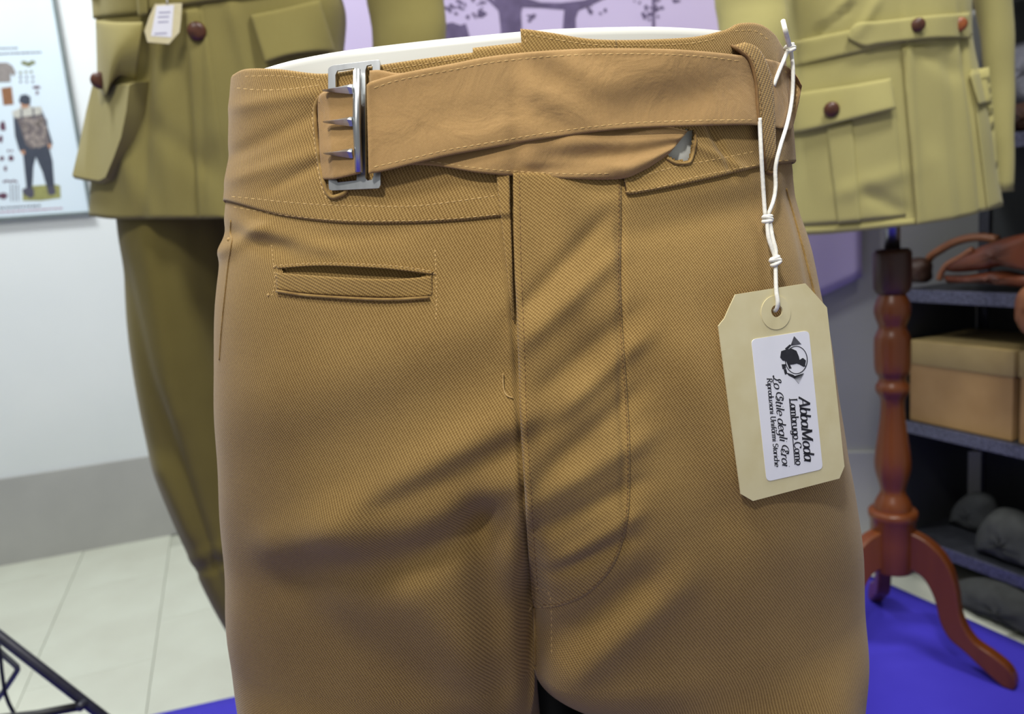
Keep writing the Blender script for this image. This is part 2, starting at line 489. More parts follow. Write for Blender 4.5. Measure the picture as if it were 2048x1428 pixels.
def stitches(surf, pts, parent, dash=9., gap=4.5, w=2.4, off=.0002, mat='thread', name='stitching', amp=.00012):
    P = np.asarray(resample(pts, 400)); L = np.r_[0, np.cumsum(np.linalg.norm(np.diff(P, axis=0), axis=1))]
    mb = MB(); q = 0.
    while q + dash < L[-1]:
        seg = [np.array([np.interp(q + dash * f, L, P[:, 0]), np.interp(q + dash * f, L, P[:, 1])]) for f in (0, .5, 1)]
        tn = seg[2] - seg[0]; tn /= np.linalg.norm(tn) + 1e-9; nn = np.array([-tn[1], tn[0]])
        V = []
        for k, (c, hw) in enumerate(zip(seg, (.35, .5, .35))):
            for e in (-1, 1):
                p = c + nn * e * hw * w; V.append(surf.at(p[0], p[1], max(0, off - .0002)))
            V.append(surf.at(c[0], c[1], off + (amp if k == 1 else 0)))
        mb.add(V, [(0, 2, 5, 3), (2, 1, 4, 5), (3, 5, 8, 6), (5, 4, 7, 8), (0, 1, 2), (6, 8, 7)])
        q += dash + gap
    return mb.build(name, mat, parent, smooth=True, kind='stuff')

# ================================================================== THE ROOM
def slab(name, poly, th, mat, **k):
    """horizontal slab, top at the polygon"""
    n = len(poly); V = [(x, y, z) for x, y, z in poly] + [(x, y, z - th) for x, y, z in poly]
    return mk(name, V, [tuple(range(n)), tuple(range(2 * n - 1, n - 1, -1))] + [(i, i + n, (i + 1) % n + n, (i + 1) % n) for i in range(n)], mat, smooth=False, **k)

def wall_box(name, p0, p1, z0, z1, th, mat, side, **k):
    p0, p1 = np.array(p0, float), np.array(p1, float); d = (p1 - p0) / np.linalg.norm(p1 - p0); n = np.array([-d[1], d[0]]) * side * th
    q = [p0, p1, p1 + n, p0 + n]
    V = [(*p, z0) for p in q] + [(*p, z1) for p in q]
    return mk(name, V, [(0, 1, 2, 3), (7, 6, 5, 4), (0, 4, 5, 1), (1, 5, 6, 2), (2, 6, 7, 3), (3, 7, 4, 0)], mat, smooth=False, **k)

# floor slab and its tiles
flo = slab('floor', [(-2.6, -1.6, -.004), (2.4, -1.6, -.004), (2.4, 3.2, -.004), (-2.6, 3.2, -.004)], .06, 'grout', org=(0, 0, 0))
tag(flo, 'pale beige tiled floor of the exhibition room', kind='structure')
FA = math.radians(-21.)                 # direction of the tile rows
tu, tv = np.array([math.cos(FA), -math.sin(FA)]), np.array([math.sin(FA), math.cos(FA)])
TW, TL = .247, .494
base0 = np.array(at_floor(161, 1118))[:2]
tile_me = None
for i in range(-5, 9):
    for j in range(-5, 5):
        jj = j + (.37 if i % 2 else 0.)
        c = base0 + tu * ((i + .5) * TW) + tv * (jj * TL)
        if not (-2.4 < c[0] < .9 and .9 < c[1] < 2.9): continue
        # only keep tiles in front of the back walls
        if (c[0] + 1.58) * -.285 + (c[1] - 2.133) * .957 > .10: continue
        if tile_me is None:
            mb = MB().box((0, 0, 0), (TW - .0014, TL - .0014, .006), None, .0008)
            me = bpy.data.meshes.new('floor_tile'); me.from_pydata(mb.v, [], mb.f); me.materials.append(M['tile']); tile_me = me
        t = bpy.data.objects.new('floor_tile', tile_me); COL.objects.link(t); t.parent = flo
        t.location = (c[0], c[1], -.003 + random.uniform(-.0002, .0002)); t.rotation_euler = (0, 0, -FA)
        ORG[t] = np.zeros(3)

# left wall (white) and the grey partition behind the banner
WA, WB = np.array([-1.58, 2.133]), np.array([-1.128, 2.267]); wd = (WB - WA) / np.linalg.norm(WB - WA); wn = np.array([wd[1], -wd[0]])
WN = np.array([wn[0], wn[1], 0.])
wl = wall_box('wall_left', WA - wd * 1.0, WA + wd * 1.5, 0, 2.6, .1, 'wall', 1)
tag(wl, 'white wall with the framed poster', kind='structure')
bl = wall_box('baseboard_left', WA - wd * 1.0, WA + wd * 1.5, 0, .262, .012, 'skirt', -1)
tag(bl, 'tall grey baseboard under the white wall', kind='structure')
BA, BB = np.array([-.62, 2.14]), np.array([1.25, 1.64]); bd = (BB - BA) / np.linalg.norm(BB - BA); bn = np.array([bd[1], -bd[0]]); BN = np.array([bn[0], bn[1], 0.])
wb = wall_box('wall_back', BA + bd * .3, BB + bd * .8, 0, 2.6, .1, 'wall_grey', 1)
tag(wb, 'grey wall behind the lilac banner and shelving', kind='structure')
bb = wall_box('baseboard_back', BA + bd * .3, BB + bd * .8, 0, .25, .012, 'skirt', -1)
tag(bb, 'grey baseboard behind the wooden stand', kind='structure')

# ------------------------------------------------------------------ blue cloth on the floor
cl = np.array([-.70, 1.313]); cdir = np.array([.955, .296]); cr = np.array([.775, 1.60]); rd = np.array([.404, -.915])
corner = np.array([.742, 1.675])
nu, nv = 90, 60
V = []
for j in range(nv):
    for i in range(nu):
        u, v = i / (nu - 1), j / (nv - 1)
        A = np.array([-1.75, 1.056]) * (1 - u) + corner * u
        near = np.array([-1.2, -.55]) * (1 - u) + (corner + rd * 1.95) * u
        p = A * (1 - v) + near * v
        z = .004 + .0035 * max(0, math.sin(p[0] * 9 + p[1] * 14 + 1.2 * math.sin(p[0] * 5))) ** 2 * min(1, v * 8) * min(1, (1 - u) * 6 + .2)
        V.append((p[0], p[1], z))
n = len(V); top = grid_faces(nu, nv)
V2 = V + [(x, y, .0012) for x, y, z in V]
rim = list(range(nu)) + [j * nu + nu - 1 for j in range(1, nv)] + [(nv - 1) * nu + i for i in range(nu - 2, -1, -1)] + [j * nu for j in range(nv - 2, 0, -1)]
fc = [q[::-1] for q in top] + [tuple(i + n for i in q) for q in top] + [(rim[i], rim[(i + 1) % len(rim)], rim[(i + 1) % len(rim)] + n, rim[i] + n) for i in range(len(rim))]
o = mk('floor_cloth', V2, fc, 'carpet'); tag(o, 'bright blue cloth spread over the floor under the stands', 'floor cloth')

# ------------------------------------------------------------------ framed poster on the left wall
WP = np.array([WA[0], WA[1], 0.])
def wp(px, py, off=.0): return at_plane(px, py, WP + WN * off, WN)
FRW = .02
c_br = wp(184, 427, FRW)
wu = np.array([wd[0], wd[1], 0.])
pz0, pz1 = c_br[2], c_br[2] + .74
pl = .58
post = thing('framed_poster', tuple(c_br - wu * pl / 2 - WN * FRW), 'white glazed poster of a soldier seen from behind, thin grey frame, on white wall', 'poster')
def pbox(name, u0, u1, z0, z1, d0, d1, mat, parent=post):
    b0 = c_br - WN * FRW
    q = [b0 - wu * (pl - u) + WN * d for u, d in ((u0, d0), (u1, d0), (u1, d1), (u0, d1))]
    V = [(p[0], p[1], pz0 + z0) for p in q] + [(p[0], p[1], pz0 + z1) for p in q]
    return mk(name, V, [(3, 2, 1, 0), (4, 5, 6, 7), (0, 1, 5, 4), (1, 2, 6, 5), (2, 3, 7, 6), (3, 0, 4, 7)], mat, parent, smooth=False)
ph = .74
pbox('poster_sheet', .004, pl - .004, .004, ph - .004, .002, .014, 'print_white')
pbox('frame_rail', 0, pl, 0, .007, .001, FRW, 'frame'); pbox('frame_rail', 0, pl, ph - .007, ph, .001, FRW, 'frame')
pbox('frame_stile', 0, .007, .007, ph - .007, .001, FRW, 'frame'); pbox('frame_stile', pl - .007, pl, .007, ph - .007, .001, FRW, 'frame')
_pk = [0]
def prints(name, polys, mat, lift=0):
    """flat ink shapes on the poster sheet (photo positions inside the sheet)"""
    d = .0145 + lift * .0002
    if len(polys) > 8:
        mb = MB()
        for poly in polys: mb.prism([wp(x, y, d) for x, y in poly], WN, .0004)
        mb.build(name, mat, post, kind='stuff')
    else:
        for poly in polys: MB().prism([wp(x, y, d) for x, y in poly], WN, .0004).build(name, mat, post)
def Zp(x, y): return (x / 3.663, 60 + y / 3.663)
def zpoly(*pts): return [Zp(*p) for p in pts]
def blob(x, y, rx, ry, n=9, j=.25, rot=0):
    return [Zp(x + rx * math.cos(2 * math.pi * k / n) * random.uniform(1 - j, 1 + j), y + ry * math.sin(2 * math.pi * k / n) * random.uniform(1 - j, 1 + j)) for k in range(n)]
prints('printed_grass', [zpoly((165, 1165), (250, 1140), (400, 1130), (440, 1140), (445, 1230), (300, 1250), (165, 1250))], 'p_olive')
prints('printed_trousers', [zpoly((168, 905), (260, 890), (365, 880), (385, 960), (392, 1060), (400, 1160), (345, 1160), (310, 1040), (262, 930), (245, 1000), (240, 1100), (235, 1170), (195, 1170), (180, 1030))], 'p_navy', 1)
prints('printed_boot', [zpoly((160, 1170), (200, 1150), (248, 1165), (250, 1215), (225, 1235), (175, 1205)), zpoly((340, 1150), (395, 1140), (410, 1190), (390, 1210), (355, 1205))], 'p_dark', 2)
prints('printed_coat', [zpoly((95, 610), (150, 570), (230, 560), (300, 590), (340, 680), (385, 830), (365, 870), (365, 890), (170, 910), (140, 880), (110, 780))], 'p_navy', 2)
prints('printed_pack', [zpoly((120, 640), (200, 620), (310, 625), (340, 700), (365, 840), (300, 850), (230, 870), (190, 840), (150, 720))], 'p_camo2', 3)
prints('printed_camouflage', [blob(random.uniform(150, 335), random.uniform(640, 850), random.uniform(10, 20), random.uniform(14, 28)) for _ in range(26)], 'p_camo', 4)
prints('printed_blanket_roll', [zpoly((85, 600), (150, 568), (300, 560), (315, 615), (220, 628), (110, 645))], 'p_pale', 4)
prints('printed_strap', [zpoly((150, 575), (162, 575), (168, 660), (156, 660)), zpoly((235, 570), (247, 570), (255, 655), (243, 655)), zpoly((300, 590), (312, 600), (350, 690), (335, 690))], 'p_dark', 5)
prints('printed_hand', [zpoly((148, 885), (180, 880), (185, 910), (160, 912)), zpoly((350, 835), (378, 835), (375, 868), (355, 865))], 'p_skin', 5)
prints('printed_head', [zpoly((150, 530), (215, 530), (212, 560), (185, 580), (155, 570))], 'p_skin', 4)
prints('printed_cap', [zpoly((138, 520), (150, 478), (190, 470), (222, 490), (220, 545), (180, 548), (142, 530))], 'p_navy', 5)
prints('printed_shirt', [zpoly((-40, 240), (50, 238), (90, 262), (115, 310), (100, 340), (75, 320), (78, 380), (-40, 385))], 'p_grey')
prints('printed_satchel', [zpoly((8, 425), (85, 415), (100, 545), (25, 552))], 'p_brown')
prints('printed_kit', [blob(20, 705, 24, 36), blob(5, 800, 16, 26), blob(15, 940, 18, 16), blob(80, 940, 24, 20), blob(40, 1015, 12, 20), blob(20, 1215, 34, 24), blob(270, 420, 28, 12), blob(272, 460, 12, 16)] +
       [blob(30 + 22 * k, 1110 - 5 * (k % 2), 12, 8) for k in range(5)] + [blob(60 + 26 * k, 885, 10, 8) for k in range(2)], 'p_wine')
prints('printed_leaves', [blob(175, 240, 24, 16), blob(205, 250, 26, 18), blob(235, 240, 22, 16), blob(150, 312, 14, 9), blob(190, 308, 10, 10), blob(228, 306, 12, 10)], 'p_green')
prints('printed_tools', [blob(150 + 45 * (k % 3), 345 + 34 * (k // 3), 10, 9) for k in range(6)] + [zpoly((75 + k * 26, 1130), (82 + k * 26, 1130), (86 + k * 26, 1255), (79 + k * 26, 1255)) for k in range(3)], 'p_dark')
# illegible caption lines as rows of short dashes
def caption(y0, y1, x0, x1, h, mat):
    pol = []; x = x0
    while x < x1:
        w = random.uniform(14, 34); f = (x - x0) / (x1 - x0); y = y0 + (y1 - y0) * f
        pol.append(zpoly((x, y), (x + w, y - 1), (x + w, y + h), (x, y + h))); x += w + random.uniform(5, 9)
    prints('printed_caption', pol, mat)
caption(132, 128, -60, 120, 9, 'p_dark'); caption(172, 158, -60, 290, 10, 'p_dark'); caption(1302, 1280, -60, 300, 11, 'p_dark'); caption(1334, 1300, -60, 460, 9, 'p_red')

# ------------------------------------------------------------------ lilac banner with a tree print
BP = np.array([BA[0], BA[1], 0.])
def bp_(px, py, off=.0): return at_plane(px, py, BP + BN * off, BN)
bu = np.array([bd[0], bd[1], 0.])
bo = BP + bu * .20
nu, nv = 76, 40; Lb = 1.30
V = []
def ban(u, zz):
    w = .028 + .006 * math.sin(u * 9) + .010 * math.exp(-((u - 1.09) / .025) ** 2)
    p = bo + bu * u + BN * w; return np.array([p[0], p[1], zz])
zb0 = .60
for j in range(nv):
    for i in range(nu):
        u = Lb * i / (nu - 1); zb = zb0 + .07 * max(0, (u - 1.07) / .23) ** 1.6 + .006 * math.sin(u * 11); v = j / (nv - 1)
        V.append(ban(u, zb + (1.62 - zb) * v))
V = np.array(V); nV = len(V); f = grid_faces(nu, nv)
rim = list(range(nu)) + [j * nu + nu - 1 for j in range(1, nv)] + [(nv - 1) * nu + i for i in range(nu - 2, -1, -1)] + [j * nu for j in range(nv - 2, 0, -1)]
banner = thing('printed_banner', tuple(bo + bu * Lb / 2 + np.array([0, 0, zb0])), 'lilac cloth banner printed with dark purple trees, hung behind the uniforms', 'banner')
mk('cloth', np.vstack([V, V - BN * .002]), f + [tuple(i + nV for i in q[::-1]) for q in f] + [(rim[(i + 1) % len(rim)], rim[i], rim[i] + nV, rim[(i + 1) % len(rim)] + nV) for i in range(len(rim))], 'banner', banner)
mb = MB(); mb.tube([ban(-.02, 1.62), ban(Lb + .02, 1.62)], .012, 12); mb.build('hanging_rail', 'grey_metal', banner, smooth=True)
def bprint(name, polys, mat='banner_ink'):
    mb = MB()
    for poly in polys:
        q = []
        for x, y in poly:
            p = bp_(x, y, .03); u = (p - bo) @ bu; q.append(ban(u, p[2]) + BN * .0015)
        mb.prism(q, BN, .001)
        if len(polys) <= 8: mb.build(name, mat, banner); mb = MB()
    if mb.v: mb.build(name, mat, banner, kind='stuff')
def Zb(*p): return [(680 + x / 2.4976, y / 2.4976) for x, y in p]
bprint('printed_trunk', [Zb((745, -160), (930, -160), (915, 0), (900, 60), (905, 150), (915, 260), (780, 260), (800, 155), (790, 60), (768, 0))])
bprint('printed_branch', [Zb((890, -25), (1000, 8), (1100, 12), (1220, 0), (1330, -40), (1350, -20), (1230, 34), (1190, 50), (1175, 90), (1180, 230), (1105, 230), (1115, 90), (1120, 45), (1000, 34), (890, 30)),
                          Zb((915, -60), (1000, -100), (1010, -85), (920, -20)), Zb((780, 10), (700, -60), (690, -45), (790, 50))])
bprint('printed_pole', [Zb((1558, -160), (1572, -160), (1574, 230), (1560, 230))])
def leaf(x, y, r): return Zb(*[(x + r * random.uniform(.5, 1.2) * math.cos(a), y + r * random.uniform(.5, 1.2) * math.sin(a)) for a in [2 * math.pi * k / 7 for k in range(7)]])
lv = []
for cx, cy, sx, sy, k in ((575, 40, 50, 40, 16), (540, -40, 50, 50, 14), (700, 70, 45, 35, 16), (690, 0, 50, 40, 14), (955, 75, 25, 20, 7), (1250, 50, 40, 20, 9), (1530, 60, 35, 40, 9), (1600, 60, 25, 40, 7), (1520, -20, 50, 40, 12), (1610, -30, 45, 40, 10), (1680, 0, 15, 15, 3), (1250, -70, 120, 40, 26), (840, -110, 160, 40, 26)):
    lv += [leaf(random.gauss(cx, sx * .6), random.gauss(cy, sy * .6), random.uniform(5, 13)) for _ in range(k)]
bprint('printed_foliage', lv)
bprint('printed_undergrowth', [Zb((520, 120), (560, 110), (600, 125), (625, 115), (640, 165), (660, 300), (500, 300))])

# ================================================================== TAN TROUSERS ON THE WHITE FORM
SL = [(476, 20), (474, 110), (469, 160), (462, 250), (459, 330), (457, 393), (447, 438), (449, 474), (441, 505), (432, 580), (426, 676), (424, 717), (428, 830), (432, 958), (441, 1116), (451, 1264), (465, 1350), (479, 1428), (510, 1640)]
SR = [(1538, 20), (1556, 100), (1572, 180), (1582, 320), (1597, 415), (1622, 480), (1640, 560), (1658, 640), (1682, 770), (1702, 890), (1717, 1005), (1727, 1100), (1730, 1200), (1730, 1428), (1724, 1640)]
FOLDS = [  # drag lines in the cloth, some deepened to imitate soft shadow across the lower front
    (560, 1085, 700, 1045, 50, .0055), (690, 1040, 1010, 850, 50, .0065), (780, 1000, 1040, 880, 26, -.0026), (1030, 620, 1046, 980, 5, -.0035), (1046, 980, 1060, 1190, 5, -.0030), (600, 1160, 760, 1110, 45, -.0035),
    (740, 1085, 1020, 965, 40, .0050), (800, 1140, 960, 1060, 40, -.0060), (960, 1060, 1000, 1400, 40, -.0100),
    (800, 1160, 960, 1320, 55, .0035), (640, 1230, 900, 1420, 60, -.0030), (520, 1150, 700, 1380, 80, -.0025),
    (1045, 900, 1052, 1120, 22, .0025), (560, 800, 960, 640, 90, .0022), (640, 900, 1000, 720, 70, -.0018),
    (470, 470, 560, 500, 20, -.0020), (520, 460, 640, 490, 18, .0018), (600, 480, 760, 470, 18, -.0009), (448, 500, 520, 460, 16, .0022),
    (1120, 380, 1135, 600, 40, .0020), (1060, 600, 1180, 470, 20, -.0020), (1075, 660, 1200, 540, 22, .0022), (1110, 760, 1235, 655, 24, -.0020),
    (1150, 800, 1260, 700, 20, .0020), (1120, 920, 1250, 810, 24, -.0022), (1080, 1000, 1250, 900, 26, .0028), (1090, 1060, 1240, 985, 20, -.0024),
    (1150, 1100, 1250, 1040, 18, .0022), (1110, 1150, 1235, 1090, 16, -.0018), (1240, 500, 1250, 1040, 8, -.0016),
    (1120, 1290, 1280, 1180, 40, -.0060), (1150, 1350, 1330, 1180, 40, .0045), (1290, 760, 1440, 1010, 55, -.0028), (1370, 720, 1540, 1060, 70, .0030),
    (1340, 1100, 1620, 1400, 110, .0025), (1250, 400, 1500, 360, 26, .0014), (1260, 470, 1480, 420, 26, -.0010),
    (1590, 420, 1700, 900, 10, -.0018), (505, 210, 620, 190, 16, .0014), (490, 300, 610, 240, 16, -.0014), (500, 350, 630, 310, 16, .0014), (560, 370, 640, 330, 12, -.0012),
    (760, 395, 900, 370, 18, -.0008), (1380, 290, 1460, 330, 10, .0014), (1420, 270, 1450, 330, 8, -.0016),
    (1062, 1130, 1070, 1400, 26, -.0150), (1066, 1240, 1075, 1460, 60, -.0150)]
def tr_folds(px, py):
    d = ridges(px, py, FOLDS)
    d = d + .0006 * np.sin(px / 61 + py / 97) * np.sin(py / 53 - px / 131)
    return d
TB = Body(SL, SR, .500, (np.array([.38, .50, .59, .66, .72, .80, .86, .93, 1.0]), np.array([.094, .096, .100, .114, .122, .118, .108, .100, .097])), (.36, 1.04), 2.3, tr_folds)
ZC = .580                                   # height of the crotch
WTOP = [(430, 172), (456, 160), (470, 150), (497, 140), (560, 140), (650, 149), (740, 136), (850, 120), (950, 107), (1040, 98), (1200, 92), (1300, 88), (1450, 70), (1475, 52), (1510, 50), (1537, 66), (1560, 100), (1600, 160)]
th_f = np.linspace(-1.5, 1.5, 520); th_b = np.linspace(1.5, 2 * math.pi - 1.5, 92)[1:-1]
TH = np.r_[th_f, th_b]; NC = len(TH)
ztop = TB.z_on(TH * (np.abs(TH) < 3), WTOP)
ztop[520:] = np.interp(TH[520:], [1.5, 2 * math.pi - 1.5], [ztop[519], ztop[0]])
NR = 330
vv = np.linspace(0, 1, NR)[:, None]
ZZ = ZC + (ztop[None, :] - ZC) * vv
PT = TB.pt(TH[None, :] + 0 * ZZ, ZZ, 0.)
trs = thing('trousers', (0.0, .5, .02), 'tan twill high-waisted trousers with buckled waist strap, on white hip form', 'trousers')
Vb = PT.reshape(-1, 3)
pxs, pys = proj(Vb)
HOLES = [[(1330, 300), (1372, 256), (1388, 258), (1389, 285), (1380, 323), (1352, 323), (1336, 314)],                                  # strap slot
         [(558, 536), (600, 530), (640, 528), (743, 532), (800, 536), (862, 548), (840, 560), (777, 566), (675, 562), (600, 556), (568, 550)]]   # pocket mouth
front = np.tile(np.r_[np.ones(520, bool), np.zeros(NC - 520, bool)], NR)
cut = np.zeros(len(Vb), bool)
for hp in HOLES: cut |= inpoly(pxs, pys, hp) & front
fall = grid_faces(NC, NR, True)
fkeep = [q[::-1] if False else q for q in fall if not all(cut[i] for i in q)]
# uv in metres: arc length round the body, height
arc = np.r_[0, np.cumsum(np.linalg.norm(np.diff(PT[NR // 2], axis=0), axis=1))]
uvb = np.stack([np.tile(arc, NR), ZZ.ravel()], 1)
# lower legs: each half of the crotch section runs on into a leg tube
zl = np.r_[np.linspace(ZC, ZC - .16, 46), np.linspace(ZC - .16, .06, 20)[1:]]
i0 = int(np.argmin(np.abs(proj(PT[0])[0] - 1070) + 1e6 * (~front[:NC])))   # front centre column
ib = 520 + len(th_b) // 2                                                      # back centre column
colsR = list(range(i0, ib + 1)); colsL = list(range(i0, -1, -1)) + list(range(NC - 1, ib - 1, -1))
legV = [Vb]; legF = [fkeep]; legUV = [uvb]; nbase = len(Vb)
def leg_mesh(cols, sgn, inner_px, n_in=26):
    global nbase
    zi = .515
    xi = at_y(inner_px, 1428, .46)[0]
    q = np.linspace(0, 1, len(cols)); rows = []
    tau = sgn * TH[cols]; tau = np.where(tau < -1.6, tau + 2 * math.pi, tau)
    for z in zl:
        s = min(1, (ZC - z) / .066); s = s * s * (3 - 2 * s)
        zc = max(z, .40)
        cx, a = np.interp(zc, TB.zs, TB.cx), np.interp(zc, TB.zs, TB.a); b, cy = np.interp(zc, TB.zs, TB.b), .5
        xo = cx + sgn * (a - (.004 if sgn > 0 else 0.) * s)
        tp = np.interp(z, [.06, .28, .42, .6], [.55, .74, 1.0, 1.0])        # breeches taper to the calf
        mid = (xo + xi) / 2; hw = abs(xo - xi) / 2 * tp; bb = b * .97 * tp
        ph = np.radians(np.interp(tau, [tau[0], math.pi / 2, math.pi], [-62, 90, 242]))   # -: towards the inside
        lx = mid + sgn * hw * np.sign(np.sin(ph)) * np.abs(np.sin(ph)) ** .9; ly = cy - bb * np.sign(np.cos(ph)) * np.abs(np.cos(ph)) ** .9
        Pl = np.stack([lx, ly, np.full(len(q), z)], 1)
        Pt = PT[0][cols].copy(); Pt[:, 2] = z
        P0 = TB.pt(TH[cols], np.full(len(cols), max(z, .37))); P0[:, 2] = z
        P = (1 - s) * P0 + s * Pl
        wob = .0015 * np.sin(q * 26 + z * 60) * s
        P[:, 0] += wob; 
        pi = np.radians(np.linspace(242, 298, n_in + 2))[1:-1]
        ix = mid + sgn * hw * np.sin(pi); iy = cy - bb * np.cos(pi)
        Pi = np.stack([ix, iy, np.full(n_in, z)], 1)
        f = np.linspace(0, 1, n_in + 2)[1:-1][:, None]
        Br = P0[-1] * (1 - f) + P0[0] * f; Br[:, 2] = z
        rows.append(np.vstack([P, (1 - s) * Br + s * Pi]))
    R_ = np.array(rows); m = R_.shape[1]
    F_ = grid_faces(m, len(zl), True, nbase)
    if sgn > 0: F_ = [t[::-1] for t in F_]
    al = np.r_[0, np.cumsum(np.linalg.norm(np.diff(R_[0], axis=0), axis=1))]
    u0 = arc[i0]
    uv = np.stack([np.tile(u0 + sgn * al, len(zl)), R_[..., 2].ravel()], 1)
    legV.append(R_.reshape(-1, 3)); legF.append(F_); legUV.append(uv); nbase += R_.shape[0] * m
leg_mesh(colsL, -1, 1079); leg_mesh(colsR, 1, 1178)
allV = np.vstack(legV); allF = [q for g in legF for q in g]; allUV = np.vstack(legUV)
mk('leg_panels', allV, allF, 'twill', trs, uvs=rot_uv(allUV, -30))
TS = Surf(allV, fall + [q for g in legF[1:] for q in g])

# pocket bag seen through the mouth
patch('pocket_lining', TS, [(548, 522), (640, 520), (760, 524), (874, 536)], [(548, 570), (680, 574), (780, 574), (874, 566)], 60, 8, lambda s, t, x, y: -.0022 - .0022 * np.sin(np.pi * s), .0008, 'twill', trs, -30)
def welt_off(s, t, x, y): return .0004 + .0022 * np.clip(1 - t, 0, 1) ** .5 * np.sin(np.pi * np.clip(s, .02, .98)) ** .4
patch('pocket_welt', TS, [(552, 543), (567, 546), (675, 554), (777, 558), (845, 554), (864, 550)], [(552, 579), (606, 587), (692, 593), (777, 596), (840, 595), (866, 591)], 110, 16, welt_off, .0014, 'twill', trs, -62)
patch('pocket_lip', TS, [(552, 531), (640, 526), (743, 529), (800, 533), (868, 543)], [(555, 537), (640, 532), (743, 536), (800, 541), (865, 549)], 110, 6, .0014, .0012, 'twill', trs, -30)
mb = MB(); mb.tube([TS.at(x, y, .0014) for x, y in resample([(553, 582), (606, 590), (692, 596), (777, 599), (858, 595)], 60)], .0008, 8); mb.build('pocket_piping', 'twill', trs, smooth=True)
stitches(TS, [(548, 531), (640, 526), (743, 529), (800, 533), (870, 543)], trs, 6, 5, 2.2, .0016)
stitches(TS, [(556, 592), (606, 596), (692, 603), (777, 606), (855, 601)], trs, 6, 5, 2.0, .0006, 'dark_thread')
stitches(TS, [(870, 500), (872, 545), (873, 600), (872, 640)], trs, 5, 4, 2.2)
stitches(TS, [(543, 490), (547, 530), (550, 560), (547, 580), (540, 600)], trs, 5, 4, 2.2)
for pt, r in (((549, 534), .0013), ((552, 552), .0010), ((537, 590), .0013), ((868, 547), .0011), ((852, 586), .0012), ((458, 479), .0018)):
    r *= .7; MB().lathe(TS.at(*pt, 0), [(r * .2, -.0006), (r, 0), (r * .8, r * .6), (r * .2, r * .8)], 10, -FW).build('bar_tack', 'thread', trs, smooth=True)

# white form inside
SWL, SWR = SL, SR
FTOP = [(440, 168), (500, 141), (560, 122), (630, 107), (700, 96), (850, 78), (950, 68), (1100, 55), (1240, 50), (1350, 50), (1462, 58), (1540, 75), (1600, 95)]
formb = thing('hip_form', (0, .5, 0.0), 'glossy white mannequin hip form inside the tan trousers', 'mannequin')
thm = np.linspace(-math.pi, math.pi, 361)[:-1]
zt = TB.z_on(thm, FTOP); zt = np.where(np.abs(thm) > 1.25, TB.z_on(np.sign(thm) * 1.25, FTOP), zt)
rows = []
TB_f = TB.folds; TB.folds = None
for k in range(40):
    z = .80 + (zt - .80) * k / 39
    q_ = TB.raw(thm, z); qx, qy = proj(q_)
    rows.append(TB.pt(thm, z, -.0042 + .0038 * np.exp(-((qx - 1364) / 60) ** 2 - ((qy - 296) / 50) ** 2) * (np.abs(thm) < 1.5)))
for sc in (.985, .95, .85, .6, .2):
    r = rows[39].copy(); c = r.mean(0); r = c + (r - c) * sc; r[:, 2] = rows[39][:, 2] + .004 * (1 - sc) ** .5 + (rows[39][:, 2].mean() - rows[39][:, 2]) * (1 - sc) ; rows.append(r)
TB.folds = TB_f
R_ = np.array(rows); nn = len(thm)
mk('hip_shell', R_.reshape(-1, 3), grid_faces(nn, len(rows), True) + [tuple(range((len(rows) - 1) * nn, len(rows) * nn)), tuple(range(nn))[::-1]], 'form', formb)
for sx, xc in ((-1, -.105), (1, .112)):
    MB().lathe((xc, .5, 0.0), [(.05, .03), (.045, .07), (.058, .30), (.06, .45), (.05, .62), (.04, .74), (.035, .82)], 28).build('leg', 'form', formb, smooth=True)
MB().lathe((.006, .585, .0), [(.042, .03), (.040, .035), (.040, .70)], 24).build('support_rod', 'cable', formb, smooth=True)
MB().lathe((0, .5, .0), [(.19, .008), (.195, .012), (.195, .02), (.185, .026), (.05, .03)], 48).build('base_plate', 'form', formb, smooth=True)

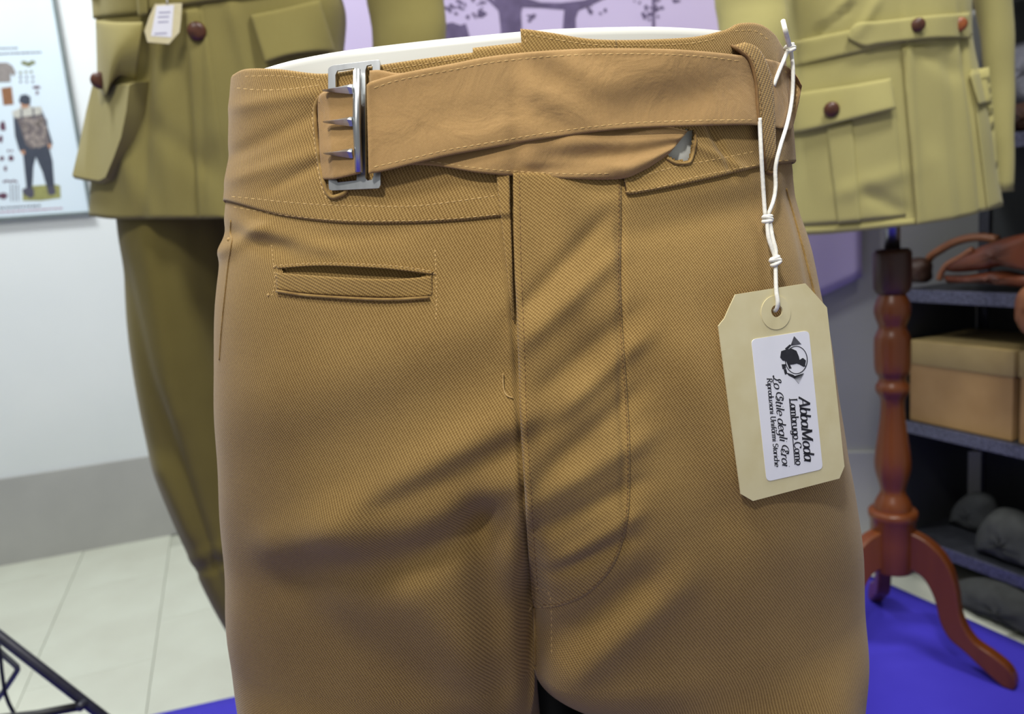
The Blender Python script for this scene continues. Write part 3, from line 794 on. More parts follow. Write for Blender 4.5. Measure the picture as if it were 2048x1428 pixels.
# waistband: a left and a right piece
SEAM = [(430, 404), (457, 402), (560, 430), (675, 445), (795, 447), (898, 443), (994, 434), (1100, 420), (1247, 388), (1312, 380), (1415, 358), (1515, 334), (1581, 325), (1640, 318)]
TOPL = [(430, 170), (456, 159), (470, 149), (497, 138), (560, 139), (650, 148), (740, 134), (850, 118), (950, 105), (1060, 97), (1200, 90)]
TOPR = [(1000, 60), (1045, 60), (1100, 67), (1180, 79), (1280, 81), (1380, 76), (1440, 63), (1458, 56), (1475, 48), (1510, 49), (1537, 66), (1556, 95), (1600, 150)]
def band(name, ths, bot, top, nv, off, thick, mat, parent, uvdeg, hole=None, wig=None):
    zb = TB.z_on(ths, bot); ztp = TB.z_on(ths, top)
    def fixback(z):
        o = z.copy(); m = np.abs(ths) > 1.25
        return o
    v = np.linspace(0, 1, nv)[:, None]
    Z = zb[None] + (ztp - zb)[None] * v
    Tm = np.broadcast_to(ths[None], Z.shape)
    O = off + np.where((v == 0) | (v == 1), -thick * .5, 0) + 0 * Z
    if wig is not None: O = O + wig(Tm, v)
    A = TB.pt(Tm, Z, O); B = TB.pt(Tm, Z, O - thick)
    nu = len(ths); n = nu * nv
    f = grid_faces(nu, nv); px, py = proj(A.reshape(-1, 3))
    if hole is not None:
        hc = inpoly(px, py, hole); f = [q for q in f if not all(hc[i] for i in q)]
    rim = list(range(nu)) + [j * nu + nu - 1 for j in range(1, nv)] + [(nv - 1) * nu + i for i in range(nu - 2, -1, -1)] + [j * nu for j in range(nv - 2, 0, -1)]
    Fc = f + [tuple(i + n for i in q[::-1]) for q in f] + [(rim[(i + 1) % len(rim)], rim[i], rim[i] + n, rim[(i + 1) % len(rim)] + n) for i in range(len(rim))]
    ar = np.r_[0, np.cumsum(np.linalg.norm(np.diff(A[0], axis=0), axis=1))]
    uv = np.stack([np.tile(ar, nv), Z.ravel()], 1)
    o = mk(name, np.vstack([A.reshape(-1, 3), B.reshape(-1, 3)]), Fc, mat, parent, uvs=rot_uv(np.vstack([uv, uv]), uvdeg))
    return A.reshape(-1, 3), grid_faces(nu, nv)
zw = .93
tA, tB_, tC, tD = TB.th_at(1016, zw), TB.th_at(1046, zw), -2.95, 2.95
left_th = np.r_[np.linspace(tC, -1.5, 40)[:-1], np.linspace(-1.5, tA, 330)]
right_th = np.r_[np.linspace(tB_, 1.5, 330), np.linspace(1.5, tD, 40)[1:]]
bL = band('waistband', left_th, SEAM, TOPL, 70, .0016, .0014, 'twill', trs, -28)
SEAMR = [(1000, 335), (1225, 335), (1240, 360), (1247, 388)] + SEAM[9:]
bR = band('waistband', right_th, SEAMR, TOPR, 70, .0026, .0016, 'twill', trs, -34, HOLES[0])
# small raised layer between the two waistband ends
band('waistband_facing', np.linspace(TB.th_at(948, zw), TB.th_at(1060, zw), 40), [(900, 200), (1100, 200)], [(900, 102), (950, 96), (1045, 86), (1100, 84)], 14, .0018, .0012, 'twill', trs, -30)
WS = Surf(np.vstack([allV, bL[0], bR[0]]), fall + [tuple(i + len(allV) for i in q) for q in bL[1]] + [tuple(i + len(allV) + len(bL[0]) for i in q) for q in bR[1]])
for ln in ([(463, 393), (606, 407), (726, 412), (829, 412), (915, 402), (994, 391)], [(467, 414), (572, 431), (675, 440), (795, 442), (898, 438), (994, 429)],
           [(1247, 363), (1345, 335), (1430, 319), (1513, 302)], [(1250, 384), (1312, 376), (1396, 353), (1513, 330)], [(1556, 322), (1584, 320)],
           [(474, 176), (520, 180), (580, 178), (640, 170)], [(490, 153), (560, 152), (650, 160)], [(760, 142), (850, 128), (940, 114)],
           [(1060, 70), (1180, 89), (1280, 91), (1380, 87), (1440, 75)], [(1050, 66), (1052, 92)], [(1470, 62), (1510, 62), (1540, 82)]):
    stitches(WS, ln, trs, 8, 5, 2.3)
# stitched rim of the strap slots
def cord(surf, pts, r, off, mat, name='slot_binding', n=60, parent=trs):
    mb = MB(); mb.tube([surf.at(x, y, off) for x, y in resample(pts, n)], r, 8); return mb.build(name, mat, parent, smooth=True)
slotL = [(668, 183), (648, 188), (634, 204), (630, 230), (634, 280), (640, 330), (650, 375), (662, 393), (676, 392), (690, 385), (692, 378)]
cord(WS, slotL, .0012, .0012, 'twill'); stitches(WS, [(x - 5, y + 3) for x, y in slotL[:7]] + [(658, 401), (678, 402), (694, 394)], trs, 6, 4, 2.2)
cord(WS, [(1389, 262), (1391, 285), (1383, 318), (1374, 326), (1352, 326), (1334, 316)], .0008, .0006, 'twill')

# fly: facing strip and overlapping placket
patch('fly_facing', WS, [(992, 346), (1019, 346)], [(1025, 640), (1029, 640)], 10, 60, .0028, .001, 'twill', trs, -40)
stitches(WS, [(1000, 352), (1004, 420), (1012, 520), (1024, 620)], trs, 8, 5, 2.2, .0002, 'dark_thread')
FLY_L = [(1026, 345), (1027, 420), (1029, 520), (1036, 700), (1040, 830), (1048, 960), (1055, 1080), (1064, 1195)]
FLY_R = [(1243, 345), (1243, 440), (1242, 560), (1246, 660), (1254, 770), (1260, 880), (1260, 990), (1252, 1060), (1228, 1130), (1180, 1185), (1120, 1212), (1068, 1216)]
def fly_off(s, t, x, y):  # s runs down, t from the open edge to the seam
    return .0052 * (1 - t) ** 1.6 + .0012 + .0010 * np.sin(x / 26. - y / 33.) * np.sin(np.pi * t) * np.sin(np.pi * np.clip(s, 0, 1))
o, fs = patch('fly_placket', WS, FLY_L, FLY_R, 190, 50, fly_off, .0014, 'twill', trs, -52)
FS = Surf(np.vstack([allV, fs[0].reshape(-1, 3)]), fall + [tuple(i + len(allV) for i in q) for q in fs[1]])
stitches(FS, [(x + 13, y) for x, y in FLY_L], trs, 8, 5, 2.0, .0002, 'dark_thread')
stitches(FS, [(x - 5, y) for x, y in FLY_R[:8]] + [(1222, 1128), (1176, 1181), (1120, 1206), (1085, 1210)], trs, 8, 4, 2.2, .0002, 'dark_thread')
stitches(FS, [(1071, 1176), (1095, 1184), (1102, 1210), (1103, 1310)], trs, 8, 5, 2.0, .0002)
stitches(FS, [(1058, 1222), (1068, 1208), (1075, 1215), (1105, 1213)], trs, 10, 3, 3.0, .0002)
mb = MB(); mb.tube([TS.at(x, y, .0009) for x, y in resample([(1006, 747), (1007, 775), (1013, 790), (1026, 796)], 24)], .00035, 6); mb.build('loose_thread', 'thread', trs, smooth=True)
# side pocket edges
cord(TS, [(462, 440), (461, 468), (464, 482), (458, 520), (450, 590), (443, 660), (439, 720)], .0006, .0001, 'twill', 'pocket_edge')
cord(TS, [(1572, 378), (1590, 440), (1612, 520), (1636, 620), (1660, 730)], .0008, .0004, 'twill', 'pocket_edge')
cord(TS, [(1068, 1215), (1070, 1270), (1070, 1330)], .0009, .0004, 'twill', 'crotch_seam')

# ------------------------------------------------------------------ waist strap and buckle
def strap_w(a):
    return lambda s, t, x, y: a + .0012 * np.sin(x / 70. + y / 23.) * np.sin(np.pi * t) + .0008 * np.sin(x / 33. - y / 17.)
# the end that comes out of the left slot and lies under the prongs
patch('strap_end', WS, [(634, 198), (645, 185), (668, 180), (722, 182)], [(642, 359), (652, 359), (672, 358), (722, 347)], 34, 40, lambda s, t, x, y: .0020 + .0062 * np.clip(s * 3.2, 0, 1) + .0005 * np.sin(y / 21.), .0012, 'strap', trs, 0, 6)
cord(WS, [(640, 205), (652, 188), (668, 181), (700, 181)], .0009, .0026, 'strap', 'strap_edge')
# lower strap: from the right slot, gathered, passing under the upper one
def low_off(s, t, x, y):
    g = np.clip((s - .72) / .28, 0, 1)
    return .0042 - .0036 * g ** 2 + .0022 * np.sin(t * 13 + s * 4) * np.clip((s - .5) / .3, 0, 1) * (1 - .7 * g) + .001 * np.sin(x / 45 + y / 19)
o, ls = patch('lower_strap', WS, [(745, 180), (900, 215), (1050, 235), (1200, 238), (1290, 246), (1345, 254), (1376, 262)], [(745, 332), (860, 331), (960, 346), (1050, 353), (1150, 358), (1240, 358), (1285, 342), (1318, 322), (1340, 306)], 120, 34, low_off, .0012, 'strap', trs, 5, 10)
LS = Surf(np.vstack([allV, ls[0].reshape(-1, 3)]), fall + [tuple(i + len(allV) for i in q) for q in ls[1]])
stitches(LS, [(860, 322), (960, 337), (1050, 344), (1150, 348), (1225, 347)], trs, 9, 5, 2.4, .0002)
# inner return layer near the buckle
patch('strap_return', WS, [(739, 141), (760, 140), (800, 146), (860, 136)], [(739, 180), (760, 178), (800, 176), (860, 170)], 24, 8, .0062, .0012, 'strap', trs, 0, 4)
UT = [(733, 170), (745, 162), (800, 147), (900, 128), (1000, 110), (1150, 98), (1300, 97), (1400, 102), (1500, 113), (1550, 122), (1578, 136), (1594, 152), (1604, 172)]
UB = [(737, 348), (770, 342), (831, 327), (900, 311), (1000, 293), (1100, 276), (1250, 258), (1400, 252), (1500, 250), (1545, 254), (1568, 258), (1584, 257), (1598, 205)]
def up_off(s, t, x, y):
    roll = np.exp(-((x - 733) / 14) ** 2) * .0014
    fold = .0014 * np.exp(-((y - (245 - (x - 800) * .09)) / 34) ** 2) * np.clip((x - 780) / 200, 0, 1) * np.clip((1500 - x) / 200, 0, 1)
    return .0076 - .0022 * np.exp(-((x - 1370) / 90) ** 2) * t + roll - fold + .0006 * np.sin(x / 60. + y / 31.) * np.sin(np.pi * t) + .0009 * np.sin(x / 27. - y / 14.) * np.exp(-((x - 1120) / 90) ** 2) + .0008 * np.sin(y / 30. + x / 80.)
o, us = patch('upper_strap', WS, UT, UB, 200, 44, up_off, .0012, 'strap', trs, 0, 14)
US = Surf(us[0].reshape(-1, 3), us[1])
stitches(US, [(748, 176), (800, 160), (900, 141), (1000, 123), (1150, 110), (1300, 108), (1400, 113), (1478, 122)], trs, 9, 5, 2.4, .0002)
stitches(US, [(748, 334), (831, 315), (900, 299), (1000, 282), (1100, 265), (1250, 247), (1400, 241), (1505, 240)], trs, 9, 5, 2.4, .0002)
stitches(US, [(1560, 136), (1582, 152), (1594, 176), (1590, 205), (1576, 246)], trs, 7, 4, 3.0, .0002)
# belt loop over the strap at the right
LL = [(1462, 92), (1480, 104), (1499, 122), (1511, 165), (1516, 233), (1525, 292), (1530, 342)]
LR = [(1490, 84), (1515, 95), (1533, 122), (1545, 165), (1550, 233), (1552, 300), (1549, 342)]
def loop_off(s, t, x, y): return .0036 + .0062 * np.clip(np.sin(np.pi * np.clip(s * 1.08, 0, 1)), 0, 1) ** .35
o, lo_ = patch('belt_loop', WS, LL, LR, 60, 12, loop_off, .0018, 'twill', trs, 20, 3)
BLS = Surf(lo_[0].reshape(-1, 3), lo_[1])
cord(BLS, [(1464, 92), (1482, 104), (1500, 122), (1512, 165), (1517, 233), (1526, 292), (1531, 338)], .0009, .0002, 'dark_thread', 'loop_edge')
stitches(BLS, [(1474, 92), (1490, 104), (1507, 122), (1519, 165), (1524, 233)], trs, 6, 4, 2.2, .0002, 'dark_thread')
cord(WS, [(1531, 342), (1540, 346), (1549, 342)], .0013, .0016, 'dark_thread', 'loop_tack')

# buckle, in a plane lying on the strap
_b1, _b2, _b3 = WS.at(660, 150, .0034), WS.at(757, 128, .0034), WS.at(708, 374, .0034)
bk0 = _b1; n_bk = np.cross(_b2 - _b1, _b3 - _b1); n_bk /= np.linalg.norm(n_bk); n_bk = n_bk if n_bk @ FW < 0 else -n_bk
def bk(x, y, h=0.): return at_plane(x, y, bk0, n_bk) + n_bk * h
def plate(outer, holes, th=.0013):
    """flat plate with openings, cut from a fine px grid is avoided: bridge by triangulation"""
    import mathutils
    loops = [outer] + holes
    co = [Vector((x, y, 0)) for L in loops for x, y in L]
    tri = mathutils.geometry.tessellate_polygon([[Vector((x, y, 0)) for x, y in L] for L in loops])
    n = len(co); V = [bk(c.x, c.y, 0) for c in co] + [bk(c.x, c.y, -th) for c in co]
    Fc = []
    for a, b, c in tri:
        A, B, C_ = co[a], co[b], co[c]
        if (B - A).cross(C_ - A).z > 0: a, b, c = a, c, b
        Fc.append((a, b, c)); Fc.append((a + n, c + n, b + n))
    k = 0
    for L in loops:
        m = len(L)
        for i in range(m): Fc.append((k + i, k + (i + 1) % m, k + (i + 1) % m + n, k + i + n))
        k += m
    return V, Fc
outer = [(660, 133), (668, 130), (750, 120), (758, 120), (760, 127), (759, 250), (761, 370), (758, 376), (750, 377), (664, 381), (658, 379), (657, 373), (656, 250), (656, 138)]
h1 = [(671, 150), (674, 141), (709, 136), (712, 139), (713, 205), (714, 350), (713, 361), (676, 365), (673, 361), (672, 250)]
h2 = [(731, 140), (734, 131), (743, 129), (745, 132), (745, 250), (747, 352), (744, 360), (735, 361), (731, 356), (731, 250)]
V, Fc = plate(outer, [h1, h2])
buckle = mk('buckle', V, Fc, 'steel', trs, smooth=False, label='three-prong steel buckle')
m_ = buckle.modifiers.new('bevel', 'BEVEL'); m_.width = .0003; m_.segments = 2; m_.limit_method = 'ANGLE'; m_.angle_limit = math.radians(50)
# rolled bar sleeve
mb = MB(); mb.tube([bk(720.5, 144, .0034), bk(722, 250, .0050), bk(724, 347, .0034)], .00185, 16); ob = mb.build('bar_sleeve', 'steel', buckle, smooth=True)
mb = MB(); mb.tube([bk(715.5, 146, .0034), bk(717, 250, .0050), bk(719, 347, .0034)], .0009, 12); mb.build('bar_seam', 'steel', buckle, smooth=True)
for (bx, by), (tx, ty) in (((714, 184), (656, 188)), ((714, 248), (657, 250)), ((714, 311), (658, 312))):
    V = []
    for f, hw, hh in ((0, 9.5, .0014), (.1, 9.5, .0034), (.55, 5.0, .0032), (.95, 1.5, .0022), (1.0, .5, .0016)):
        cx_, cy_ = bx + (tx - bx) * f, by + (ty - by) * f
        for e in (-1, 1): V.append(bk(cx_, cy_ + e * hw, .0052))
        V.append(bk(cx_, cy_ - hw * .1, .0052 + hh))
        V.append(bk(cx_, cy_, .0044))
    Fc = []
    for k in range(4):
        a, b = k * 4, k * 4 + 4
        Fc += [(a, a + 2, b + 2, b), (a + 2, a + 1, b + 1, b + 2), (a + 1, a + 3, b + 3, b + 1), (a + 3, a, b, b + 3)]
    Fc += [(0, 3, 1, 2), (16, 18, 17, 19)]
    pr = mk('prong', V, Fc, 'steel', buckle, smooth=False); smooth_angle(pr, 30)

# ------------------------------------------------------------------ manila price tag on a knotted cord
ptag = thing('price_tag', tuple(WS.at(1560, 1003, .01)), 'manila price tag with printed white sticker, hung on white cord from tan trousers', 'price tag')
_t = [TS.at(1445, 660, .0045), TS.at(1600, 590, .010), TS.at(1500, 990, .0035)]
# tag plane: lies on the cloth at its lower left, stands off at the right
nt_ = np.cross(_t[1] - _t[0], _t[2] - _t[0]); nt_ /= np.linalg.norm(nt_); nt_ = nt_ if nt_ @ FW < 0 else -nt_
nt_ = nt_ + np.array([-.10, -.02, .0]); nt_ /= np.linalg.norm(nt_)
def tg(x, y, h=0.): return at_plane(x, y, _t[0], nt_) + nt_ * h
def flat_with_holes(outer, holes, fn, th, h=0.):
    from mathutils.geometry import tessellate_polygon
    loops = [outer] + holes
    co = [Vector((x, y, 0)) for L in loops for x, y in L]
    tri = tessellate_polygon([[Vector((x, y, 0)) for x, y in L] for L in loops])
    n = len(co); V = [fn(c.x, c.y, h) for c in co] + [fn(c.x, c.y, h - th) for c in co]; Fc = []
    for a, b, c in tri:
        if (co[b] - co[a]).cross(co[c] - co[a]).z > 0: b, c = c, b
        Fc.append((a, b, c)); Fc.append((a + n, c + n, b + n))
    k = 0
    for L in loops:
        m = len(L)
        for i in range(m): Fc.append((k + i, k + (i + 1) % m, k + (i + 1) % m + n, k + i + n))
        k += m
    return V, Fc
def ring(x, y, rx, ry, n=28): return [(x + rx * math.cos(2 * math.pi * k / n), y + ry * math.sin(2 * math.pi * k / n)) for k in range(n)]
hole = ring(1553, 622, 11.5, 12.5)
V, Fc = flat_with_holes([(1471, 589), (1540, 578), (1611, 567), (1632, 590), (1654, 615), (1672, 775), (1689, 933), (1679, 957), (1590, 980), (1506, 1002), (1482, 988), (1459, 820), (1437, 652), (1443, 644), (1449, 637), (1460, 612)], [hole], tg, .0007)
card = mk('card', V, Fc, 'card', ptag, smooth=False)
V, Fc = flat_with_holes(ring(1551, 625, 29.5, 34, 40), [hole], tg, .0004, .0004)
mk('reinforcement_ring', V, Fc, 'card', ptag, smooth=False)
def rounded(pts, r=9, n=5):
    out = []; m = len(pts)
    for i in range(m):
        p, a, b = np.array(pts[i], float), np.array(pts[i - 1], float), np.array(pts[(i + 1) % m], float)
        u = (a - p) / np.linalg.norm(a - p) * r; v = (b - p) / np.linalg.norm(b - p) * r
        for k in range(n + 1):
            t = k / n; out.append(tuple((1 - t) ** 2 * (p + u) + 2 * t * (1 - t) * p + t * t * (p + v)))
    return out
stk = rounded([(1502, 679), (1617, 661), (1645, 938), (1533, 963)], 10)
V, Fc = flat_with_holes(stk, [], tg, .0003, .0003)
sticker = mk('sticker', V, Fc, 'sticker', ptag, smooth=False, label='white printed sticker')
# ---- lettering: a small broad-nib alphabet drawn as strokes (unit = x-height)
def arc(cx, cy, rx, ry, a0, a1, n=12): return [(cx + rx * math.cos(math.radians(a0 + (a1 - a0) * k / n)), cy + ry * math.sin(math.radians(a0 + (a1 - a0) * k / n))) for k in range(n + 1)]
bowl = arc(.42, .5, .38, .5, 0, 360, 20)
def S(x0, x1, y): return [(x0, y), (x1, y)]
GL = {
    'a': (.98, [bowl, [(.8, 1.0), (.8, .1), (.98, .0)]]), 'b': (.95, [[(.12, 1.62), (.12, 0)], arc(.5, .5, .38, .5, 0, 360, 20), S(-.04, .12, 1.6)]),
    'c': (.82, [arc(.45, .5, .38, .5, 50, 315, 16)]), 'd': (1.0, [bowl, [(.8, 1.62), (.8, .1), (.98, .0)], S(.64, .8, 1.6)]),
    'e': (.85, [[(.08, .52), (.80, .52)], arc(.44, .5, .38, .5, 2, 315, 18)]), 'f': (.6, [[(.25, 0), (.25, 1.3)] + arc(.47, 1.3, .22, .3, 180, 60, 6), S(.05, .5, .95)]),
    'g': (.95, [bowl, [(.8, 1.0), (.8, -.3)] + arc(.45, -.3, .35, .28, 0, -160, 8)]), 'h': (1.0, [[(.12, 1.62), (.12, 0)], [(.12, .65)] + arc(.47, .65, .33, .35, 180, 0, 8) + [(.8, 0)], S(-.04, .28, 0), S(.66, .96, 0)]),
    'i': (.45, [[(.2, .98), (.2, .05), (.38, 0)], [(.18, 1.4), (.22, 1.42)], S(.04, .2, .95)]), 'l': (.45, [[(.2, 1.62), (.2, .05), (.38, 0)], S(.04, .2, 1.6)]),
    'm': (1.5, [[(.12, 1), (.12, 0)], [(.12, .65)] + arc(.4, .65, .28, .35, 180, 0, 8) + [(.68, 0)], [(.68, .65)] + arc(.98, .65, .28, .35, 180, 0, 8) + [(1.26, .05), (1.42, 0)], S(-.04, .26, 0), S(.54, .82, 0)]),
    'n': (1.02, [[(.12, 1), (.12, 0)], [(.12, .65)] + arc(.47, .65, .33, .35, 180, 0, 8) + [(.8, .05), (.96, 0)], S(-.04, .26, 0)]),
    'o': (.9, [arc(.45, .5, .39, .5, 0, 360, 20)]), 'p': (.95, [[(.12, 1), (.12, -.55)], arc(.5, .5, .38, .5, 0, 360, 20), S(-.04, .3, -.53)]),
    'r': (.72, [[(.15, 1), (.15, 0)], [(.15, .6), (.3, .9), (.5, 1.0), (.64, .9)], S(-.02, .32, 0)]), 's': (.75, [arc(.38, .74, .28, .26, 30, 250, 9) + arc(.36, .27, .3, .27, 80, -150, 9)]),
    't': (.6, [[(.25, 1.4), (.25, .15), (.35, .0), (.52, .08)], S(.02, .5, .96)]), 'u': (1.02, [[(.12, 1), (.12, .35)] + arc(.46, .35, .34, .35, 180, 360, 8) + [(.8, 1)], [(.8, .4), (.8, .05), (.96, 0)]]),
    'z': (.8, [[(.1, .95), (.68, .95), (.08, .04), (.7, .04)]]),
    'A': (1.45, [[(.05, 0), (.7, 1.65)], [(.7, 1.65), (1.28, 0)], S(.3, 1.02, .55), S(-.08, .26, 0), S(1.04, 1.46, 0)]),
    'M': (1.9, [[(.2, 0), (.25, 1.6)], [(.25, 1.6), (.88, .05)], [(.88, .05), (1.5, 1.6)], [(1.5, 1.6), (1.55, 0)], S(.02, .4, 0), S(1.34, 1.78, 0), S(.04, .3, 1.6), S(1.5, 1.74, 1.6)]),
    'L': (1.15, [[(.25, 1.62), (.25, 0), (1.0, 0), (1.05, .35)], S(.05, .5, 1.62)]), 'C': (1.3, [arc(.68, .82, .58, .82, 45, 318, 22), [(1.1, 1.62), (1.1, 1.25)]]),
    'R': (1.35, [[(.25, 1.62), (.25, 0)], [(.25, 1.62), (.6, 1.62)] + arc(.62, 1.24, .4, .38, 90, -90, 8) + [(.25, .86)], [(.6, .86), (1.2, 0)], S(.05, .48, 0)]),
    'U': (1.4, [[(.22, 1.62), (.22, .5)] + arc(.66, .5, .44, .5, 180, 360, 10) + [(1.1, 1.62)], S(.02, .45, 1.62), S(.92, 1.3, 1.62)]),
    'S': (1.05, [arc(.5, 1.22, .4, .4, 30, 255, 12) + arc(.5, .42, .42, .42, 75, -150, 12)]), 'E': (1.2, [[(.25, 1.62), (.25, 0), (1.0, 0), (1.02, .3)], [(.25, 1.62), (.98, 1.62), (.98, 1.35)], S(.25, .75, .85)]),
    # swash capitals of the script line
    '1': (1.1, [arc(.55, 1.3, .22, .3, -60, 250, 14) + [(.5, .6), (.3, .1), (.0, -.05), (-.1, .12), (.1, .2), (.6, .0), (1.0, -.12), (1.25, .1)]]),
    '2': (1.35, [arc(.55, 1.0, .6, .72, 20, 330, 22), arc(.95, 1.25, .33, .36, 60, 255, 10) + arc(.9, .55, .35, .42, 75, -150, 10)]),
    '3': (1.4, [arc(.6, 1.0, .62, .68, 10, 320, 22), [(1.25, 1.5), (.95, 1.62), (.75, 1.3), (.95, 1.0), (1.1, .98)], [(1.0, .98), (.68, .75), (.7, .2), (1.05, .0), (1.4, .25)]]),
    ' ': (.55, [])}
def lettering(name, text, p0, p1, xh, nib=(.17, .05), ang=0., shear=.22, mat='ink', parent=sticker):
    """text along the sticker line p0->p1; each letter an ink shape; xh = x-height in the same units"""
    p0, p1 = np.array(p0, float), np.array(p1, float); e = (p1 - p0); L = np.linalg.norm(e); e /= L; u = np.array([e[1], -e[0]])
    tot = sum(GL[c][0] for c in text) * xh; sx = L / tot
    a = math.radians(ang); x = 0.
    for c in text:
        adv, st = GL[c]; mb = MB()
        for P in st:
            P = np.array(P); q = []
            for lx, ly in P:
                q.append(np.array([(x + (lx + ly * shear)) * xh * sx, ly * xh]))
            for i in range(len(q)):
                d = q[min(i + 1, len(q) - 1)] - q[max(i - 1, 0)]; d /= np.linalg.norm(d) + 1e-9
                # broad nib: thick when the stroke runs upright, hairline across
                w = (nib[1] + (nib[0] - nib[1]) * abs(d[1]) ** 1.5) * xh
                nrm = np.array([-d[1], d[0]])
                if i == 0: pl_, pr_ = q[i] + nrm * w / 2, q[i] - nrm * w / 2; continue
                a1, b1 = q[i] + nrm * w / 2, q[i] - nrm * w / 2
                quad = [pl_, pr_, b1, a1]
                mb.prism([tg(*(p0 + e * k[0] + u * k[1]), .00045) for k in quad], nt_, .0002)
                pl_, pr_ = a1, b1
        if mb.v: mb.build(name, mat, parent)
        x += adv
lettering('printed_letter', 'AbbaModa', (1597, 794), (1608, 922), 12.5, (.36, .10))
lettering('printed_letter', 'Lambrugo Como', (1579, 797), (1591, 930), 8.6, (.33, .11), shear=.05)
MB().prism([tg(x, y, .00045) for x, y in ((1577.2, 797), (1578.6, 797), (1589.8, 929), (1588.4, 929))], nt_, .0002).build('printed_underline', 'ink', sticker)
lettering('printed_letter', '1o 2tile degli 3roi', (1545, 752), (1564, 932), 9.5, (.3, .10), shear=.28)
lettering('printed_letter', 'Riproduzioni Uniformi Storiche', (1533, 756), (1549, 933), 6.2, (.32, .12), shear=.1)
# round emblem: a figure with pack in a ring between two sprays
Ze = lambda *p: [(1500 + x / 4.2, 640 + y / 4.2) for x, y in p]
def emb(name, pts, mat='ink', h=.00045): MB().prism([tg(x, y, h) for x, y in Ze(*pts)], nt_, .0002).build(name, mat, sticker)
V, Fc = flat_with_holes([(1500 + (385 + 95 * math.cos(t)) / 4.2, 640 + (335 + 118 * math.sin(t)) / 4.2) for t in np.linspace(0, 2 * math.pi, 40, endpoint=False)], [[(1500 + (385 + 89 * math.cos(t)) / 4.2, 640 + (335 + 112 * math.sin(t)) / 4.2) for t in np.linspace(0, 2 * math.pi, 40, endpoint=False)]], tg, .0002, .00045)
mk('printed_ring', V, Fc, 'ink', sticker, smooth=False)
emb('printed_figure', [(258, 262), (290, 250), (345, 240), (385, 258), (405, 305), (412, 335), (440, 318), (465, 340), (458, 378), (462, 388), (445, 392), (410, 372), (388, 365), (360, 372), (330, 375), (345, 405), (325, 408), (300, 345), (270, 340), (250, 315)], h=.0005)
emb('printed_boot', [(262, 372), (295, 370), (298, 408), (270, 412)]); emb('printed_boot', [(278, 412), (300, 412), (310, 450), (290, 458)])
emb('printed_ribbon', [(290, 240), (330, 205), (345, 212), (305, 255)]); emb('printed_ribbon', [(300, 440), (360, 460), (385, 480), (370, 492), (320, 465)])
for k in range(9):
    t = k / 8
    emb('printed_spray', [(338 + 8 * t, 212), (342 + 8 * t, 214), (372 + 55 * t, 140 + 62 * t), (366 + 55 * t, 136 + 60 * t)], 'inkgrey')
    emb('printed_spray', [(362, 472 + 12 * t), (366, 476 + 12 * t), (450 - 42 * t, 452 + 82 * t), (444 - 42 * t, 448 + 82 * t)], 'ink')
# cord
def cpath(name, pts, r=.00112, n=60, parent=ptag):
    """pts: (x, y, stand-off from the cloth)"""
    P = resample([p[:2] for p in pts], n); h = resample([(i, p[2]) for i, p in enumerate(pts)], n)
    V = []
    d0 = WS.at(pts[0][0], pts[0][1])
    for (x, y), (q, o_) in zip(P, h): V.append(WS.at(x, y, o_))
    V = np.array(V); d = V - CP
    for _ in range(6):
        dist = np.linalg.norm(d, axis=1); sm = np.convolve(np.pad(dist, 2, 'edge'), np.ones(5) / 5, 'valid'); d = d / dist[:, None] * sm[:, None]
    mb = MB(); mb.tube(CP + d, r, 10); return mb.build(name, 'string', parent, smooth=True)
cpath('cord', [(1566, 42, .010), (1572, 66, .012), (1579, 92, .013)], .00135, 20)
cpath('cord', [(1576, 100, .013), (1566, 124, .011), (1556, 148, .009), (1547, 172, .007)], n=24)
cpath('cord', [(1582, 102, .013), (1586, 140, .014), (1584, 195, .014), (1575, 245, .014), (1560, 295, .013), (1551, 335, .012), (1551, 375, .011), (1546, 404, .010), (1535, 432, .009)])
cpath('cord', [(1519, 236, .0085), (1522, 300, .009), (1526, 370, .009), (1530, 430, .009)], n=40)
cpath('cord', [(1534, 444, .009), (1537, 475, .009), (1545, 500, .009), (1551, 516, .009)], n=24)
cpath('cord', [(1540, 446, .010), (1545, 475, .010), (1551, 498, .010), (1552, 516, .010)], n=24)
_hole = tg(1552, 619, 0)
P = [WS.at(1551, 528, .010), WS.at(1550, 560, .011)]
e_ = tg(1550, 605, .0022)
mb = MB(); mb.tube(resample([P[0], P[1] * .6 + e_ * .4, e_, tg(1552, 618, .0004), tg(1553, 622, -.002)], 30), .00112, 10); mb.build('cord', 'string', ptag, smooth=True)
def knot(x, y, h, s, tilt):
    c = WS.at(x, y, h); mb = MB()
    ex, ey = RT * math.cos(tilt) + UP * math.sin(tilt), -RT * math.sin(tilt) + UP * math.cos(tilt)
    for dy, ph, sc in ((-.0012, .3, 1.0), (.0003, -.25, 1.08), (.0016, .15, .85)):
        pts = []
        for k in range(22):
            a = 2 * math.pi * k / 22
            pts.append(c + ex * (math.cos(a) * s * sc) + ey * (dy * s / .0024 + math.cos(a + .6) * s * ph) - FW * math.sin(a) * s * .75)
        mb.tube(pts, .00105, 9, closed=True)
    mb.build('knot', 'string', ptag, smooth=True, kind='stuff')
knot(1580, 97, .013, .0024, .2); knot(1535, 438, .0095, .0022, -.1); knot(1551, 522, .0105, .0024, .25)

